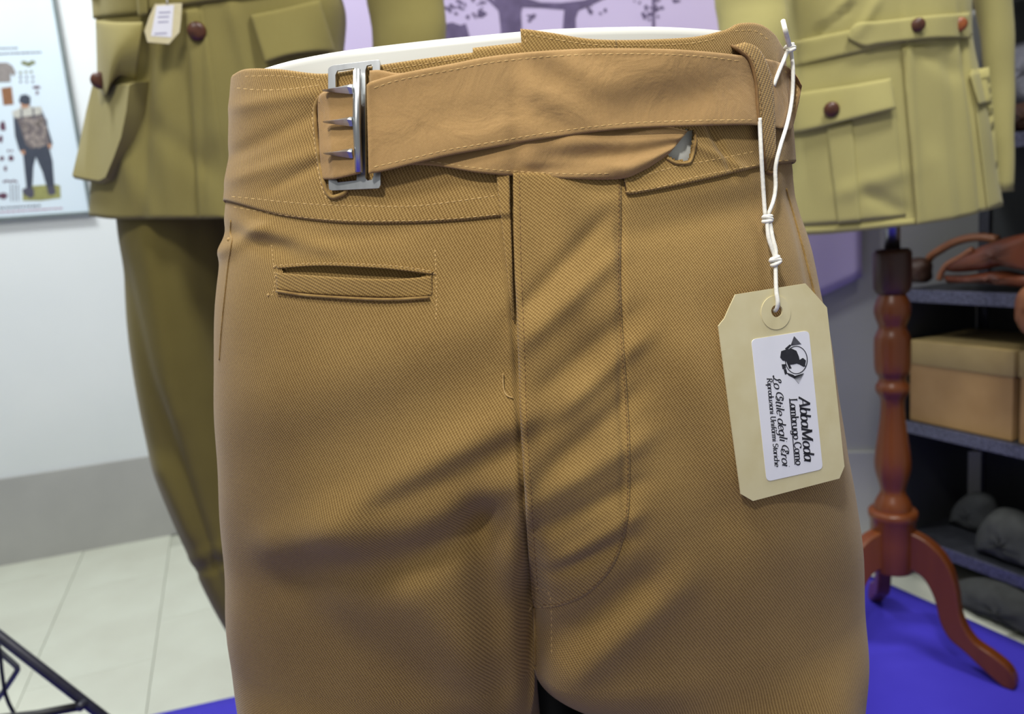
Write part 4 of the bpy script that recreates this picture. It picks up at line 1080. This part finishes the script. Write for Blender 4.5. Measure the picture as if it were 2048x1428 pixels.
# ================================================================== UNIFORMS IN THE BACKGROUND
def shell(name, body, hem, ztop, nrow, mat, parent, ncol=220, thick=.002, shoulders=False):
    """closed garment shell from its hem line up to ztop"""
    th = np.linspace(-math.pi, math.pi, ncol + 1)[:-1]
    zh = body.z_on(th, hem)
    v = np.linspace(0, 1, nrow)[:, None]; Z = zh[None] + (ztop - zh)[None] * v
    Tm = np.broadcast_to(th[None], Z.shape)
    A = body.pt(Tm, Z, 0.); B = body.pt(Tm, Z, -thick * np.ones(Z.shape)); n = A.shape[0] * A.shape[1]
    f = grid_faces(ncol, nrow, True)
    Fc = f + [tuple(i + n for i in q[::-1]) for q in f] + [((i + 1) % ncol, i, i + n, (i + 1) % ncol + n) for i in range(ncol)]
    ar = np.r_[0, np.cumsum(np.linalg.norm(np.diff(A[0], axis=0), axis=1))]
    uv = np.stack([np.tile(ar, nrow), Z.ravel()], 1)
    V = np.vstack([A.reshape(-1, 3), B.reshape(-1, 3)]); U = np.vstack([uv, uv])
    if shoulders:   # slope in to the collar
        last = (nrow - 1) * ncol; prev = list(range(last, last + ncol)); c = A[-1].mean(0)
        for r_, dz in ((.86, .05), (.62, .10), (.34, .135)):
            P = c + (A[-1] - c) * r_; P[:, 2] += dz; k0 = len(V); V = np.vstack([V, P]); U = np.vstack([U, uv[:ncol] + (0, dz)])
            Fc = Fc + [(prev[i], prev[(i + 1) % ncol], k0 + (i + 1) % ncol, k0 + i) for i in range(ncol)]; prev = list(range(k0, k0 + ncol))
    mk(name, V, Fc, mat, parent, uvs=U)
    return Surf(V[:n], f)

def button(surf, x, y, r, mat, parent, off=.003):
    c = surf.at(x, y, off); ax = CP - c; ax[2] *= .4
    MB().lathe(c, [(r * .3, -.004), (r * .9, -.002), (r, 0), (r * .92, r * .28), (r * .6, r * .45), (r * .15, r * .5)], 20, ax).build('button', mat, parent, smooth=True)

def sleeve(name, pts, mat, parent, flat=.75, n=26, cuff=None):
    """pts: (px, py, depth y, radius m)"""
    P = [at_y(x, y, d) for x, y, d, r in pts]; R_ = resample([(i, p[3]) for i, p in enumerate(pts)], 40)[:, 1]
    C_ = resample(P, 40); V = []
    for k in range(40):
        for i in range(n):
            a = 2 * math.pi * i / n; w = 1 + .05 * math.sin(3 * a + k * .35) + .03 * math.sin(k * 1.1 + a)
            V.append(C_[k] + np.array([math.cos(a) * R_[k] * w, math.sin(a) * R_[k] * w * flat, 0]))
    Vn = np.array(V); cin = np.repeat(C_, n, 0); Vi = cin + (Vn - cin) * .94; m = len(Vn)
    f = grid_faces(n, 40, True)
    Fc = f + [tuple(i + m for i in q[::-1]) for q in f] + [((i + 1) % n, i, i + m, (i + 1) % n + m) for i in range(n)] + [((39 * n + i), 39 * n + (i + 1) % n, 39 * n + (i + 1) % n + m, 39 * n + i + m) for i in range(n)]
    uv = np.stack([np.tile(np.arange(n) / n * .4, 40), C_[:, 2].repeat(n)], 1)
    return mk(name, np.vstack([Vn, Vi]), Fc, mat, parent, uvs=np.vstack([uv, uv]))

# ---------------- left: dark olive tunic and breeches
LJL = [(196, -160), (190, -60), (190, 0), (193, 60), (196, 150), (190, 220), (184, 300), (178, 380), (175, 440), (172, 520)]
LJR = [(650, -160), (668, -60), (690, 0), (688, 60), (684, 110), (690, 200), (696, 320), (700, 435), (702, 520)]
LFOLD = [(400, 70, 402, 430, 5, -.004), (330, 200, 345, 430, 22, .006), (372, 180, 384, 430, 16, -.005), (430, 150, 440, 430, 20, .005), (290, 120, 285, 430, 16, -.008), (255, 330, 300, 430, 24, .006), (470, 40, 500, 160, 14, .006), (320, 260, 400, 330, 22, -.004), (430, 320, 480, 430, 30, -.006)]
LJ = Body(LJL, LJR, 1.27, .125, (.80, 1.45), 2.2, lambda px, py: ridges(px, py, LFOLD) + .0018 * np.sin(px / 33 + np.sin(py / 70)))
ltun = thing('tunic', (-.42, 1.27, .93), 'dark olive military tunic with leather buttons, left of the tan trousers', 'jacket')
LS_ = shell('tunic_body', LJ, [(120, 428), (176, 432), (226, 438), (320, 438), (446, 437), (600, 430), (760, 420)], 1.42, 70, 'olive_dark', ltun, shoulders=True)
patch('belt', LS_, [(180, -40), (280, -52), (400, -70), (560, -90), (700, -100)], [(186, 38), (274, 27), (360, 12), (500, -8), (692, -30)], 60, 10, .006, .004, 'olive_dark', ltun, 0, 3)
patch('belt_loop', LS_, [(270, -60), (292, -62)], [(276, 34), (296, 30)], 6, 16, .012, .003, 'olive_dark', ltun)
patch('front_edge', LS_, [(372, 20), (405, 15)], [(398, 437), (470, 437)], 12, 50, lambda s, t, x, y: .004 * (1 - s) + .001, .002, 'olive_dark', ltun)
# left bellows pocket: bag standing off the side, wavy flap
def bag(name, pts, depth, off, th, mat, parent):
    V = [at_y(x, y, depth + o) for x, y, o in pts]; n = len(V)
    c = np.mean(V, 0); V2 = [p + np.array([.02, th, .01]) for p in V]
    ring2 = [c + (p - c) * .93 + np.array([0, -.012, 0]) for p in V]
    allv = ring2 + V + V2
    Fc = [tuple(range(n))[::-1]] + [(i, (i + 1) % n, (i + 1) % n + n, i + n) for i in range(n)] + [(n + i, n + (i + 1) % n, 2 * n + (i + 1) % n, 2 * n + i) for i in range(n)] + [tuple(range(2 * n, 3 * n))]
    bm = bmesh.new(); vs_ = [bm.verts.new(p) for p in allv]
    for q in Fc:
        try: bm.faces.new([vs_[i] for i in q])
        except ValueError: pass
    bmesh.ops.triangulate(bm, faces=bm.faces); bmesh.ops.recalc_face_normals(bm, faces=bm.faces); bm.verts.index_update()
    vv_ = [tuple(v.co) for v in bm.verts]; ff = [[v.index for v in f.verts] for f in bm.faces]; bm.free()
    uv = np.array([(p[0], p[2]) for p in vv_])
    o = mk(name, vv_, ff, mat, parent, uvs=uv); smooth_angle(o, 40); return o
bag('bellows_pocket', [(192, 165, 0), (178, 223, -.005), (164, 292, -.01), (149, 357, -.015), (178, 363, -.04), (206, 368, -.06), (220, 361, -.075), (238, 318, -.085), (254, 275, -.095), (265, 220, -.10), (271, 165, -.10)], 1.235, 0, .05, 'olive_dark', ltun)
def wav(s, t, x, y): return .016 + .014 * np.sin(np.pi * np.clip(t, 0, 1)) + .012 * t * np.sin(s * 5.2 - .6)
patch('pocket_flap', LS_, [(191, 40), (230, 44), (286, 44)], [(196, 172), (205, 190), (212, 192), (222, 168), (237, 152), (255, 153), (272, 160)], 40, 20, wav, .004, 'olive_dark', ltun)
patch('pocket_flap', LS_, [(500, 30), (560, 18), (618, 4), (640, 0)], [(530, 126), (575, 112), (630, 104), (672, 104)], 30, 20, lambda s, t, x, y: .008 + .014 * t, .004, 'olive_dark', ltun)
button(LS_, 394, 63, .0135, 'button', ltun, .006); button(LS_, 394, -70, .0135, 'button', ltun, .006)
button(LS_, 199, 161, .0125, 'button', ltun, .034)
sleeve('sleeve', [(600, -560, 1.27, .06), (730, -520, 1.26, .075), (786, -330, 1.25, .072), (805, -150, 1.24, .066), (814, 0, 1.23, .060), (822, 90, 1.22, .056), (828, 260, 1.2, .052)], 'olive_dark', ltun)
sleeve('sleeve', [(640, -300, 1.42, .055), (655, 0, 1.43, .05), (668, 110, 1.43, .046), (676, 250, 1.42, .044)], 'olive_tr', ltun) if False else None
# tag on the tunic
lt_ = thing('price_tag', tuple(LS_.at(325, 90, .03)), 'small cream price tag with white sticker on the dark olive tunic', 'price tag')
c0 = LS_.at(325, 50, .030); nl = CP - c0; nl[2] = .15; nl /= np.linalg.norm(nl)
def lg(x, y, h=0.): return at_plane(x, y, c0, nl) + nl * h
V, Fc = flat_with_holes([(310, 8), (364, 6), (362, 40), (359, 64), (338, 88), (295, 84), (289, 62), (298, 34)], [], lg, .0012); mk('card', V, Fc, 'card', lt_, smooth=False)
V, Fc = flat_with_holes([(313, 12), (348, 10), (343, 75), (302, 72)], [], lg, .0005, .0004); mk('sticker', V, Fc, 'sticker', lt_, smooth=False)
for y0, x0, x1 in ((24, 318, 341), (33, 316, 338), (43, 316, 337), (66, 309, 334)):
    MB().prism([lg(x, y, .0007) for x, y in ((x0, y0), (x1, y0 - 1), (x1, y0 + 2), (x0, y0 + 3))], nl, .0002).build('printed_line', 'inklilac', lt_)
mb = MB(); mb.tube(resample([lg(335, 8, .001), lg(332, -12, .004), LS_.at(326, -30, .012)], 14), .001, 8); mb.build('cord', 'string', lt_, smooth=True)

# breeches below the tunic
lbr = thing('breeches', (-.36, 1.27, .02), 'dark olive breeches under the dark olive tunic, left of the tan trousers', 'trousers')
LLeft = [(226, 380), (232, 437), (238, 520), (255, 680), (280, 830), (310, 950), (345, 1040), (380, 1118), (412, 1190), (452, 1265), (480, 1320), (490, 1500)]
LLr = [(470, 380), (470, 437), (470, 520), (478, 680), (490, 830), (505, 950), (520, 1040), (540, 1118), (555, 1190), (570, 1265), (580, 1320), (585, 1500)]
BF = [(250, 560, 330, 900, 16, -.006), (300, 520, 350, 820, 22, .007), (340, 860, 420, 1110, 14, -.010), (330, 950, 380, 1060, 16, .008), (405, 1140, 460, 1125, 7, -.006), (400, 1112, 460, 1090, 10, .004), (400, 480, 440, 700, 30, -.006)]
LB = Body(LLeft, LLr, 1.27, (np.array([.0, .12, .3, .5, .7, 1.0]), np.array([.05, .055, .075, .095, .105, .105])), (.03, 1.0), 2.0, lambda px, py: ridges(px, py, BF))
shell('leg', LB, [(200, 1330), (600, 1325), (900, 1310)], .98, 90, 'olive_tr', lbr, 120)
RL = [(x + 205 - (y - 400) * .06, y - 12) for x, y in LLr]; RLl = [(x + 205 + (y - 400) * -.02, y - 12) for x, y in [(470 - 5, 380), (468, 437), (470, 520), (474, 680), (480, 830), (486, 950), (492, 1040), (500, 1118), (506, 1190), (512, 1265), (516, 1320), (520, 1500)]]
RLl = [(x - 205 + 35, y) for x, y in RLl]
RB = Body(RLl, [(x + 55, y) for x, y in RL], 1.27, (np.array([.0, .12, .3, .5, .7, 1.0]), np.array([.05, .055, .075, .095, .105, .105])), (.03, 1.0), 2.0, None)
shell('leg', RB, [(400, 1320), (700, 1315), (1000, 1300)], .98, 60, 'olive_tr', lbr, 100)
# stand that carries them
lst = thing('mannequin_stand', (-.36, 1.30, 0), 'dark metal mannequin stand under the dark olive uniform', 'stand')
MB().lathe((-.31, 1.30, 0), [(.15, .006), (.155, .010), (.15, .016), (.03, .02)], 40).build('base_plate', 'black_metal', lst, smooth=True)
mb = MB(); mb.tube([(-.31, 1.30, .016), (-.31, 1.30, 1.3)], .016, 16); mb.build('pole', 'black_metal', lst, smooth=True)

# ---------------- right: light olive field jacket on a turned wooden stand
RJL = [(1560, -160), (1562, -60), (1565, 30), (1572, 110), (1560, 200), (1552, 330), (1545, 470), (1540, 560)]
RJR = [(1950, -160), (1942, -60), (1945, 20), (1946, 75), (1962, 150), (1982, 240), (1996, 340), (2008, 415), (2012, 560)]
RFOLD = [(1806, 95, 1830, 470, 3, -.005), (1815, 95, 1838, 470, 9, .005), (1900, 100, 1925, 440, 14, -.003), (1860, 110, 1905, 140, 18, -.004), (1870, 330, 1900, 440, 24, .004), (1740, 390, 1800, 420, 16, -.005), (1700, 380, 1790, 350, 18, .004),
         (1660, 40, 1700, 0, 10, .006), (1640, 60, 1690, 20, 8, -.006), (1720, 60, 1750, 10, 10, .005), (1930, 100, 1968, 430, 6, -.007)]
RJ = Body(RJL, RJR, 1.31, .115, (.70, 1.45), 2.2, lambda px, py: ridges(px, py, RFOLD) + .0012 * np.sin(px / 27 + np.sin(py / 60)))
rj = thing('field_jacket', (.70, 1.31, .80), 'light olive belted field jacket on turned wooden stand, right of the tan trousers', 'jacket')
RHEM = [(1480, 474), (1620, 470), (1700, 464), (1838, 449), (1930, 434), (2008, 412), (2080, 395)]
RS = shell('jacket_body', RJ, RHEM, 1.42, 80, 'olive', rj, shoulders=True)
patch('front_edge', RS, [(1803, 96), (1880, 84)], [(1834, 450), (1910, 437)], 20, 60, lambda s, t, x, y: .0045 * (1 - s) ** 2 + .0006, .002, 'olive', rj)
patch('hem_facing', RS, [(1560, 458), (1700, 449), (1830, 437)], [(1560, 470), (1700, 462), (1832, 449)], 40, 4, .0015, .002, 'olive', rj)
patch('belt', RS, [(1555, 88), (1600, 80), (1700, 60), (1820, 38), (1940, 24)], [(1555, 140), (1600, 131), (1700, 108), (1820, 82), (1944, 70)], 60, 10, .0055, .003, 'olive', rj, 0, 4)
patch('belt_tab', RS, [(1694, 74), (1712, 47), (1760, 42), (1850, 32), (1900, 28), (1938, 27)], [(1696, 76), (1729, 93), (1760, 88), (1850, 78), (1900, 76), (1941, 77)], 50, 12, .013, .003, 'olive', rj, 0, 4)
button(RS, 1836, 50, .0105, 'button', rj, .016); button(RS, 1920, 49, .0105, 'button_lt', rj, .016)
# patch pocket with box pleat and flap
o, pk = patch('patch_pocket', RS, [(1570, 205), (1680, 188), (1786, 168)], [(1574, 452), (1690, 444), (1812, 432)], 50, 40, lambda s, t, x, y: .003 + .002 * np.sin(np.pi * s), .002, 'olive', rj)
patch('box_pleat', RS, [(1652, 250), (1704, 242)], [(1676, 446), (1722, 442)], 12, 34, .0085, .002, 'olive', rj)
patch('pocket_flap', RS, [(1566, 192), (1606, 184), (1700, 170), (1782, 156)], [(1572, 268), (1620, 260), (1700, 240), (1792, 217)], 40, 14, lambda s, t, x, y: .010 + .008 * t, .003, 'olive', rj)
button(RS, 1663, 219, .0120, 'button', rj, .019)
patch('patch_pocket', RS, [(1941, 140), (1978, 134)], [(1975, 420), (2003, 408)], 14, 40, .004, .002, 'olive', rj)
patch('pocket_flap', RS, [(1938, 146), (1972, 140)], [(1958, 211), (1982, 205)], 14, 12, lambda s, t, x, y: .009 + .007 * t, .003, 'olive', rj)
sleeve('sleeve', [(1640, -540, 1.30, .06), (1530, -490, 1.27, .075), (1494, -320, 1.25, .072), (1496, -150, 1.25, .062), (1500, 0, 1.25, .055), (1506, 60, 1.24, .052), (1512, 250, 1.22, .046)], 'olive', rj)
sleeve('sleeve', [(1900, -480, 1.33, .06), (1960, -440, 1.35, .06), (1974, -200, 1.37, .050), (1982, -60, 1.37, .040), (1992, 60, 1.37, .030), (2000, 180, 1.37, .025), (2007, 300, 1.36, .020), (2009, 384, 1.35, .016)], 'olive', rj)
# the stand
AX = at_y(1785, 800, 1.31); axx, axy = AX[0], AX[1]
def zat(py): # height on the post axis for a photo row
    lo, hi = -.1, 1.5
    for _ in range(40):
        m = (lo + hi) / 2
        if proj((axx, axy, m))[1] > py: lo = m
        else: hi = m
    return (lo + hi) / 2
K = 1.31 / F * 1.01
st = thing('display_stand', (axx, axy, 0), 'turned reddish wood tripod stand carrying the light olive jacket', 'stand')
mb = MB(); mb.tube([(axx, axy, zat(505)), (axx, axy, zat(300))], 14.5 * K, 20); mb.build('metal_rod', 'chrome', st, smooth=True)
def lat(name, prof, mat):
    pr = [(w * K, zat(y)) for y, w in prof][::-1]
    o = MB().lathe((axx, axy, 0), pr, 40).build(name, mat, st, smooth=True); smooth_angle(o, 50)
lat('post_cap', [(497, 5), (498, 29), (502, 33), (506, 35), (540, 35.5), (575, 34.5), (583, 31), (588, 26)], 'wood_shaded')
lat('post', [(586, 24), (592, 26), (600, 30), (610, 33), (622, 34), (634, 32), (644, 28), (652, 25), (658, 26), (664, 29), (671, 32), (677, 33.5), (690, 34), (720, 34), (738, 33), (746, 31), (750, 27), (757, 25), (764, 27), (769, 31), (776, 32.5), (783, 31), (789, 27), (794, 24), (800, 22), (815, 22), (840, 24), (870, 28), (900, 32.5), (920, 34.5), (935, 34.5), (950, 31.5), (965, 27), (975, 24), (982, 23.5), (988, 26), (995, 30), (1003, 34), (1011, 36), (1018, 36)], 'wood')
lat('hub', [(1016, 36), (1018, 45), (1021, 47.5), (1028, 47.5), (1034, 46), (1038, 43.5), (1080, 43), (1130, 41.5), (1137, 39), (1138, 5)], 'wood')
foot = at_floor(2022, 1378)
fd = np.array([foot[0] - axx, foot[1] - axy]); fr = np.linalg.norm(fd); fd /= fr
PN = np.array([-fd[1], fd[0], 0.])
Zl = lambda *p: [(1600 + x / 2.705, 900 + y / 2.705) for x, y in p]
topo = Zl((600, 435), (660, 462), (715, 500), (780, 565), (828, 650), (858, 760), (880, 900), (948, 1020), (1055, 1098), (1140, 1170), (1178, 1245), (1166, 1292))
boto = Zl((600, 640), (640, 655), (690, 700), (738, 800), (768, 920), (818, 1010), (900, 1080), (1000, 1175), (1100, 1262), (1150, 1296))
def rz(px, py):
    p = at_plane(px, py, (axx, axy, 0), PN); return ((p[0] - axx) * fd[0] + (p[1] - axy) * fd[1], p[2])
prof = [rz(*p) for p in resample(topo, 34)] + [rz(*p) for p in resample(boto, 34)][::-1]
prof = [(r, max(z, .0045)) for r, z in prof]
def leg_part(ang):
    c, s_ = math.cos(ang), math.sin(ang); d = np.array([fd[0] * c - fd[1] * s_, fd[0] * s_ + fd[1] * c]); pn = np.array([-d[1], d[0], 0.])
    A = [np.array([axx + d[0] * r, axy + d[1] * r, z]) + pn * .0125 for r, z in prof]; n = len(A)
    B = [p - pn * .025 for p in A]
    o = mk('leg', A + B, [tuple(range(n)), tuple(range(2 * n - 1, n - 1, -1))] + [(i, i + n, (i + 1) % n + n, (i + 1) % n) for i in range(n)], 'wood', st, smooth=False)
    bm = bmesh.new(); bm.from_mesh(o.data); bmesh.ops.recalc_face_normals(bm, faces=bm.faces); bm.to_mesh(o.data); bm.free()
    b = o.modifiers.new('bevel', 'BEVEL'); b.width = .004; b.segments = 3; b.limit_method = 'ANGLE'; b.angle_limit = math.radians(55)
bf = at_floor(1770, 1200); a_b = math.atan2(bf[1] - axy, bf[0] - axx) - math.atan2(fd[1], fd[0])
for k in range(3): leg_part(k * 2 * math.pi / 3 if False else (0, 2 * math.pi / 3, -2 * math.pi / 3)[k])
# dress form inside the jacket
tm = np.linspace(-math.pi, math.pi, 61)[:-1]; rows = []
fo = RJ.folds; RJ.folds = None
for z in np.linspace(.90, 1.40, 18): rows.append(RJ.pt(tm, z, -.022))
RJ.folds = fo
bt = rows[0].copy(); cc = bt.mean(0); rows = [cc + (bt - cc) * f_ - np.array([0, 0, .0]) for f_ in (.1, .7, .95)] + rows
R_ = np.array(rows)
mk('dress_form', R_.reshape(-1, 3), grid_faces(60, len(rows), True) + [tuple(range(60))[::-1], tuple(range((len(rows) - 1) * 60, len(rows) * 60))], 'felt_dk', st)

# ================================================================== SHELVING ON THE RIGHT
SD = np.array([.40, -.917, 0.]); SD /= np.linalg.norm(SD); SN = np.array([-SD[1], SD[0], 0.]); SP0 = np.array([.83, 1.62, 0.])
def sp(u, w, z): return SP0 + SD * u + SN * w + np.array([0, 0, z])
SR = np.stack([SD, SN, np.array([0, 0, 1.])], 1)
U0, U1, SW = .03, .95, .25
rack = thing('shelving_unit', tuple(sp((U0 + U1) / 2, SW / 2, 0)), 'dark grey metal shelving unit at the right edge behind the wooden stand', 'shelf')
LEV = [.106, .367, .655, .945, 1.235]
for z in LEV:
    b_ = MB().box(sp((U0 + U1) / 2, SW / 2, z - .004), (U1 - U0, SW - .01, .008), SR).build('shelf_board', 'shelf', rack)
    MB().box(sp((U0 + U1) / 2, .002, z - .012), (U1 - U0, .004, .026), SR, .001).build('lip', 'shelf_lip', b_)
for u in (U0 + .012, .42, U1 - .012):
    b_ = MB().box(sp(u, SW - .004, .68), (.026, .004, 1.36), SR).build('upright', 'black_metal', rack)
    mb = MB()
    for k in range(24): mb.lathe(sp(u, SW - .0065, .08 + k * .052), [(.004, 0), (.004, .0006)], 10, -SN)
    mb.build('slot_hole', 'cable', b_, kind='stuff')
MB().box(sp(U1 - .012, .006, .68), (.026, .004, 1.36), SR).build('upright', 'black_metal', rack)
MB().box(sp(U0 - .003, SW / 2, .32), (.005, SW, .63), SR).build('side_panel', 'shelf_back', rack)
MB().box(sp((U0 + U1) / 2, SW + .004, .68), (U1 - U0, .006, 1.34), SR).build('back_panel', 'shelf_back', rack)

# cardboard boxes with lids
def carton(u0, u1, w0, dep, z, hgt, lidh, label):
    t = thing('cardboard_box', tuple(sp((u0 + u1) / 2, w0 + dep / 2, z)), label, 'box', 'lidded cardboard boxes on the shelf')
    MB().box(sp((u0 + u1) / 2, w0 + dep / 2, z + (hgt - .004) / 2), (u1 - u0 - .006, dep - .006, hgt - .004), SR, .0015).build('box_body', 'cardboard', t)
    l = MB().box(sp((u0 + u1) / 2, w0 + dep / 2, z + hgt - lidh / 2), (u1 - u0, dep, lidh), SR, .003).build('lid', 'cardlid', t); smooth_angle(l, 40)
carton(.035, .262, .012, .20, .3675, .178, .052, 'lidded brown cardboard box on the shelf, directly beside the wooden stand')
carton(.270, .500, .012, .20, .3675, .180, .052, 'lidded brown cardboard box at the right picture edge, second from the stand')

def cushion(px_pts, w, th, z0=None, rings=7, jitter=.0, n=44):
    """stuffed shape: outline on a plane parallel to the shelf front, bulging to both sides"""
    P = np.asarray(px_pts + px_pts[:1], float); Q = resample(P, n + 1)[:-1]
    pts = np.array([at_plane(x, y, SP0 + SN * w, SN) for x, y in Q])
    if z0 is not None: pts[:, 2] = np.maximum(pts[:, 2], z0)
    c = pts.mean(0); V = []; m = len(pts)
    prof = [(.04, 1.), (.35, .97), (.62, .85), (.82, .62), (.95, .32), (1.0, 0.)]
    prof = prof + [(r, -h) for r, h in prof[-2::-1]]
    for r, h in prof:
        for i in range(m):
            wv = 1 + jitter * math.sin(5 * 2 * math.pi * i / m + 9 * r)
            V.append(c + (pts[i] - c) * r - SN * (h * th / 2 * wv))
    Fc = grid_faces(m, len(prof), True) + [tuple(range(m))[::-1], tuple(range((len(prof) - 1) * m, len(prof) * m))]
    return V, Fc
def soft(name, pts, w, th, mat, parent=None, label=None, cat=None, group=None, z0=None, jit=.12):
    V, Fc = cushion(pts, w, th, z0, jitter=jit)
    o = mk(name, V, Fc, mat, parent)
    bm = bmesh.new(); bm.from_mesh(o.data); bmesh.ops.recalc_face_normals(bm, faces=bm.faces); bm.to_mesh(o.data); bm.free()
    if parent is None: tag(o, label, cat, group)
    return o
Zs = lambda *p: [(1800 + x / 7.14, 420 + y / 7.14) for x, y in p]
# leather bag on the second shelf
bagt = thing('leather_satchel', tuple(sp(.22, .06, .656)), 'brown leather satchel with long strap lying on the shelf above the cardboard boxes', 'bag')
soft('flap', Zs((600, 850), (700, 740), (900, 630), (1100, 545), (1400, 430), (1771, 340), (2100, 330), (2100, 860), (1771, 860), (1480, 800), (1250, 845), (1000, 880), (760, 890)), .05, .05, 'leather', bagt, z0=.664)
soft('bag_body', Zs((640, 930), (900, 930), (1200, 890), (1500, 860), (1771, 920), (2100, 930), (2100, 1110), (1771, 1090), (1400, 1050), (1000, 1030), (700, 1030)), .055, .07, 'leather', bagt, z0=.6565)
mb = MB(); mb.tube([at_plane(x, y, SP0 + SN * .09, SN) for x, y in resample(Zs((330, 900), (420, 690), (560, 580), (780, 460), (1000, 400), (1200, 390), (1400, 420)), 30)], .0085, 10); mb.build('strap', 'leather_lt', bagt, smooth=True)
mb = MB(); mb.tube([at_plane(x, y, SP0 + SN * .035, SN) for x, y in resample(Zs((560, 1000), (590, 900), (680, 780), (860, 680), (1040, 560)), 24)], .006, 10); mb.build('piping', 'leather_lt', bagt, smooth=True)
soft('rolled_strap', Zs((60, 900), (90, 780), (180, 690), (330, 680), (420, 760), (430, 900), (400, 1030), (200, 1040), (80, 1020)), .07, .05, 'leather_dk', None, 'dark brown rolled leather strap on the shelf beside the satchel', 'strap', z0=.6565)
soft('leather_pouch', Zs((1080, 420), (1200, 310), (1400, 270), (1560, 300), (1640, 380), (1640, 520), (1400, 560), (1150, 520)), .16, .06, 'leather_dk', None, 'dark brown leather pouch behind the satchel on the shelf', 'pouch', z0=.6565) if False else None
soft('holster', [(2032, 640), (2031, 610), (2038, 585), (2052, 572), (2075, 572), (2082, 620), (2074, 662), (2050, 668)], -.022, .03, 'leather_lt', None, 'tan leather holster hanging at the right picture edge before the shelf', 'holster')
soft('leather_pouch', [(2012, 262), (2014, 238), (2024, 216), (2040, 206), (2080, 202), (2120, 210), (2120, 262)], .07, .07, 'leather_dk', None, 'brown leather pouch on the upper shelf beside the jacket sleeve', 'pouch', z0=.9465)
soft('folded_blanket', [(2000, 205), (1996, 150), (2010, 100), (2060, 80), (2150, 70), (2150, 200)], .16, .10, 'felt_lt', None, 'folded grey blanket at the back of the upper shelf', 'blanket', z0=.9465)
soft('folded_blanket', [(1990, 40), (1990, -20), (2030, -60), (2150, -80), (2150, 30), (2060, 42)], .10, .12, 'felt_lt', None, 'folded grey blanket on the topmost shelf at the right picture edge', 'blanket', z0=1.2365)
# dark gear on the lowest shelf and on the floor below it
soft('cloth_bundle', [(1900, 1062), (1906, 1022), (1930, 992), (1962, 984), (1990, 1004), (1988, 1066)], .13, .06, 'felt_dk', None, 'charcoal cloth bundle on the lowest shelf, nearest the wooden stand', 'bundle', z0=.1075)
soft('cloth_bundle', [(1962, 1120), (1955, 1075), (1978, 1030), (2010, 1015), (2060, 1040), (2090, 1090), (2090, 1150), (2010, 1140)], .05, .08, 'felt', None, 'grey-green cloth bundle on the lowest shelf at the right picture edge', 'bundle', z0=.1075)
soft('canteen', [(1905, 1032), (1910, 1012), (1930, 1005), (1948, 1018), (1950, 1040), (1930, 1052)], .012, .02, 'grey_metal', None, 'small dull metal canteen among the dark bundles on the lowest shelf', 'canteen', z0=.1075) if False else None
soft('folded_cloth', [(1888, 1192), (1896, 1170), (1950, 1155), (2010, 1168), (2070, 1200), (2120, 1240), (2120, 1330), (2040, 1290), (1960, 1240)], .0, .085, 'felt', None, 'folded grey cloth on the floor under the lowest shelf', 'cloth', z0=.003)

# ================================================================== BLACK FOLDING STAND, LOWER LEFT
def lf(x, y, d): return at_y(x, y, d)
fs_ = thing('folding_stand', (-.7, 1.0, 0), 'black metal folding stand with crossed legs at the lower left corner', 'stand')
a0, a1 = lf(0, 1273, 1.0), lf(200, 1428, 1.0); dr = (a1 - a0) / np.linalg.norm(a1 - a0)
low = a1 + dr * ((a1[2] - .0085) / -dr[2]); ap = a0 - dr * .32
mb = MB(); mb.tube([ap, low], .0072, 14); mb.build('leg', 'black_metal', fs_, smooth=True)
low2 = np.array([2 * ap[0] - low[0], low[1] + .02, .0085])
mb = MB(); mb.tube([ap, low2], .0072, 14); mb.build('leg', 'black_metal', fs_, smooth=True)
low3 = np.array([ap[0] - .10, ap[1] - .34, .0085])
mb = MB(); mb.tube([ap, low3], .0072, 14); mb.build('leg', 'black_metal', fs_, smooth=True)
j = lf(166, 1405, 1.0); bl_ = ap + (low2 - ap) * ((ap[2] - j[2] + .03) / (ap[2] - low2[2]))
mb = MB(); mb.tube([j + np.array([0, -.009, 0]), lf(74, 1429, .97), bl_ + np.array([0, -.01, 0])], .0062, 10); mb.build('brace', 'cable', fs_, smooth=True)
MB().lathe(j + np.array([.004, -.016, .002]), [(.004, -.002), (.0062, 0), (.0062, .012), (.004, .014)], 12, (0, 1, 0)).build('bolt', 'black_metal', fs_, smooth=True)
mb = MB(); mb.tube(resample([lf(-60, 1245, 1.06), lf(0, 1303, 1.06), lf(28, 1328, 1.06), lf(35, 1337, 1.06), lf(30, 1348, 1.06), lf(0, 1392, 1.06), lf(-40, 1440, 1.06)], 40), .0042, 10); mb.build('hook_rod', 'grey_metal', fs_, smooth=True)
mb = MB(); e1 = lf(40, 1452, 1.02)
mb.tube(resample([lf(-12, 1240, 1.02), lf(0, 1307, 1.02), lf(4, 1345, 1.02), lf(12, 1392, 1.02), lf(30, 1430, 1.02), lf(60, 1475, 1.03), np.array([-.66, 1.06, .006]), np.array([-.55, 1.02, .006])], 40), .0026, 8)
o = mb.build('cable', 'cable', None, smooth=True); tag(o, 'thin black cable looping down beside the folding stand', 'cable')
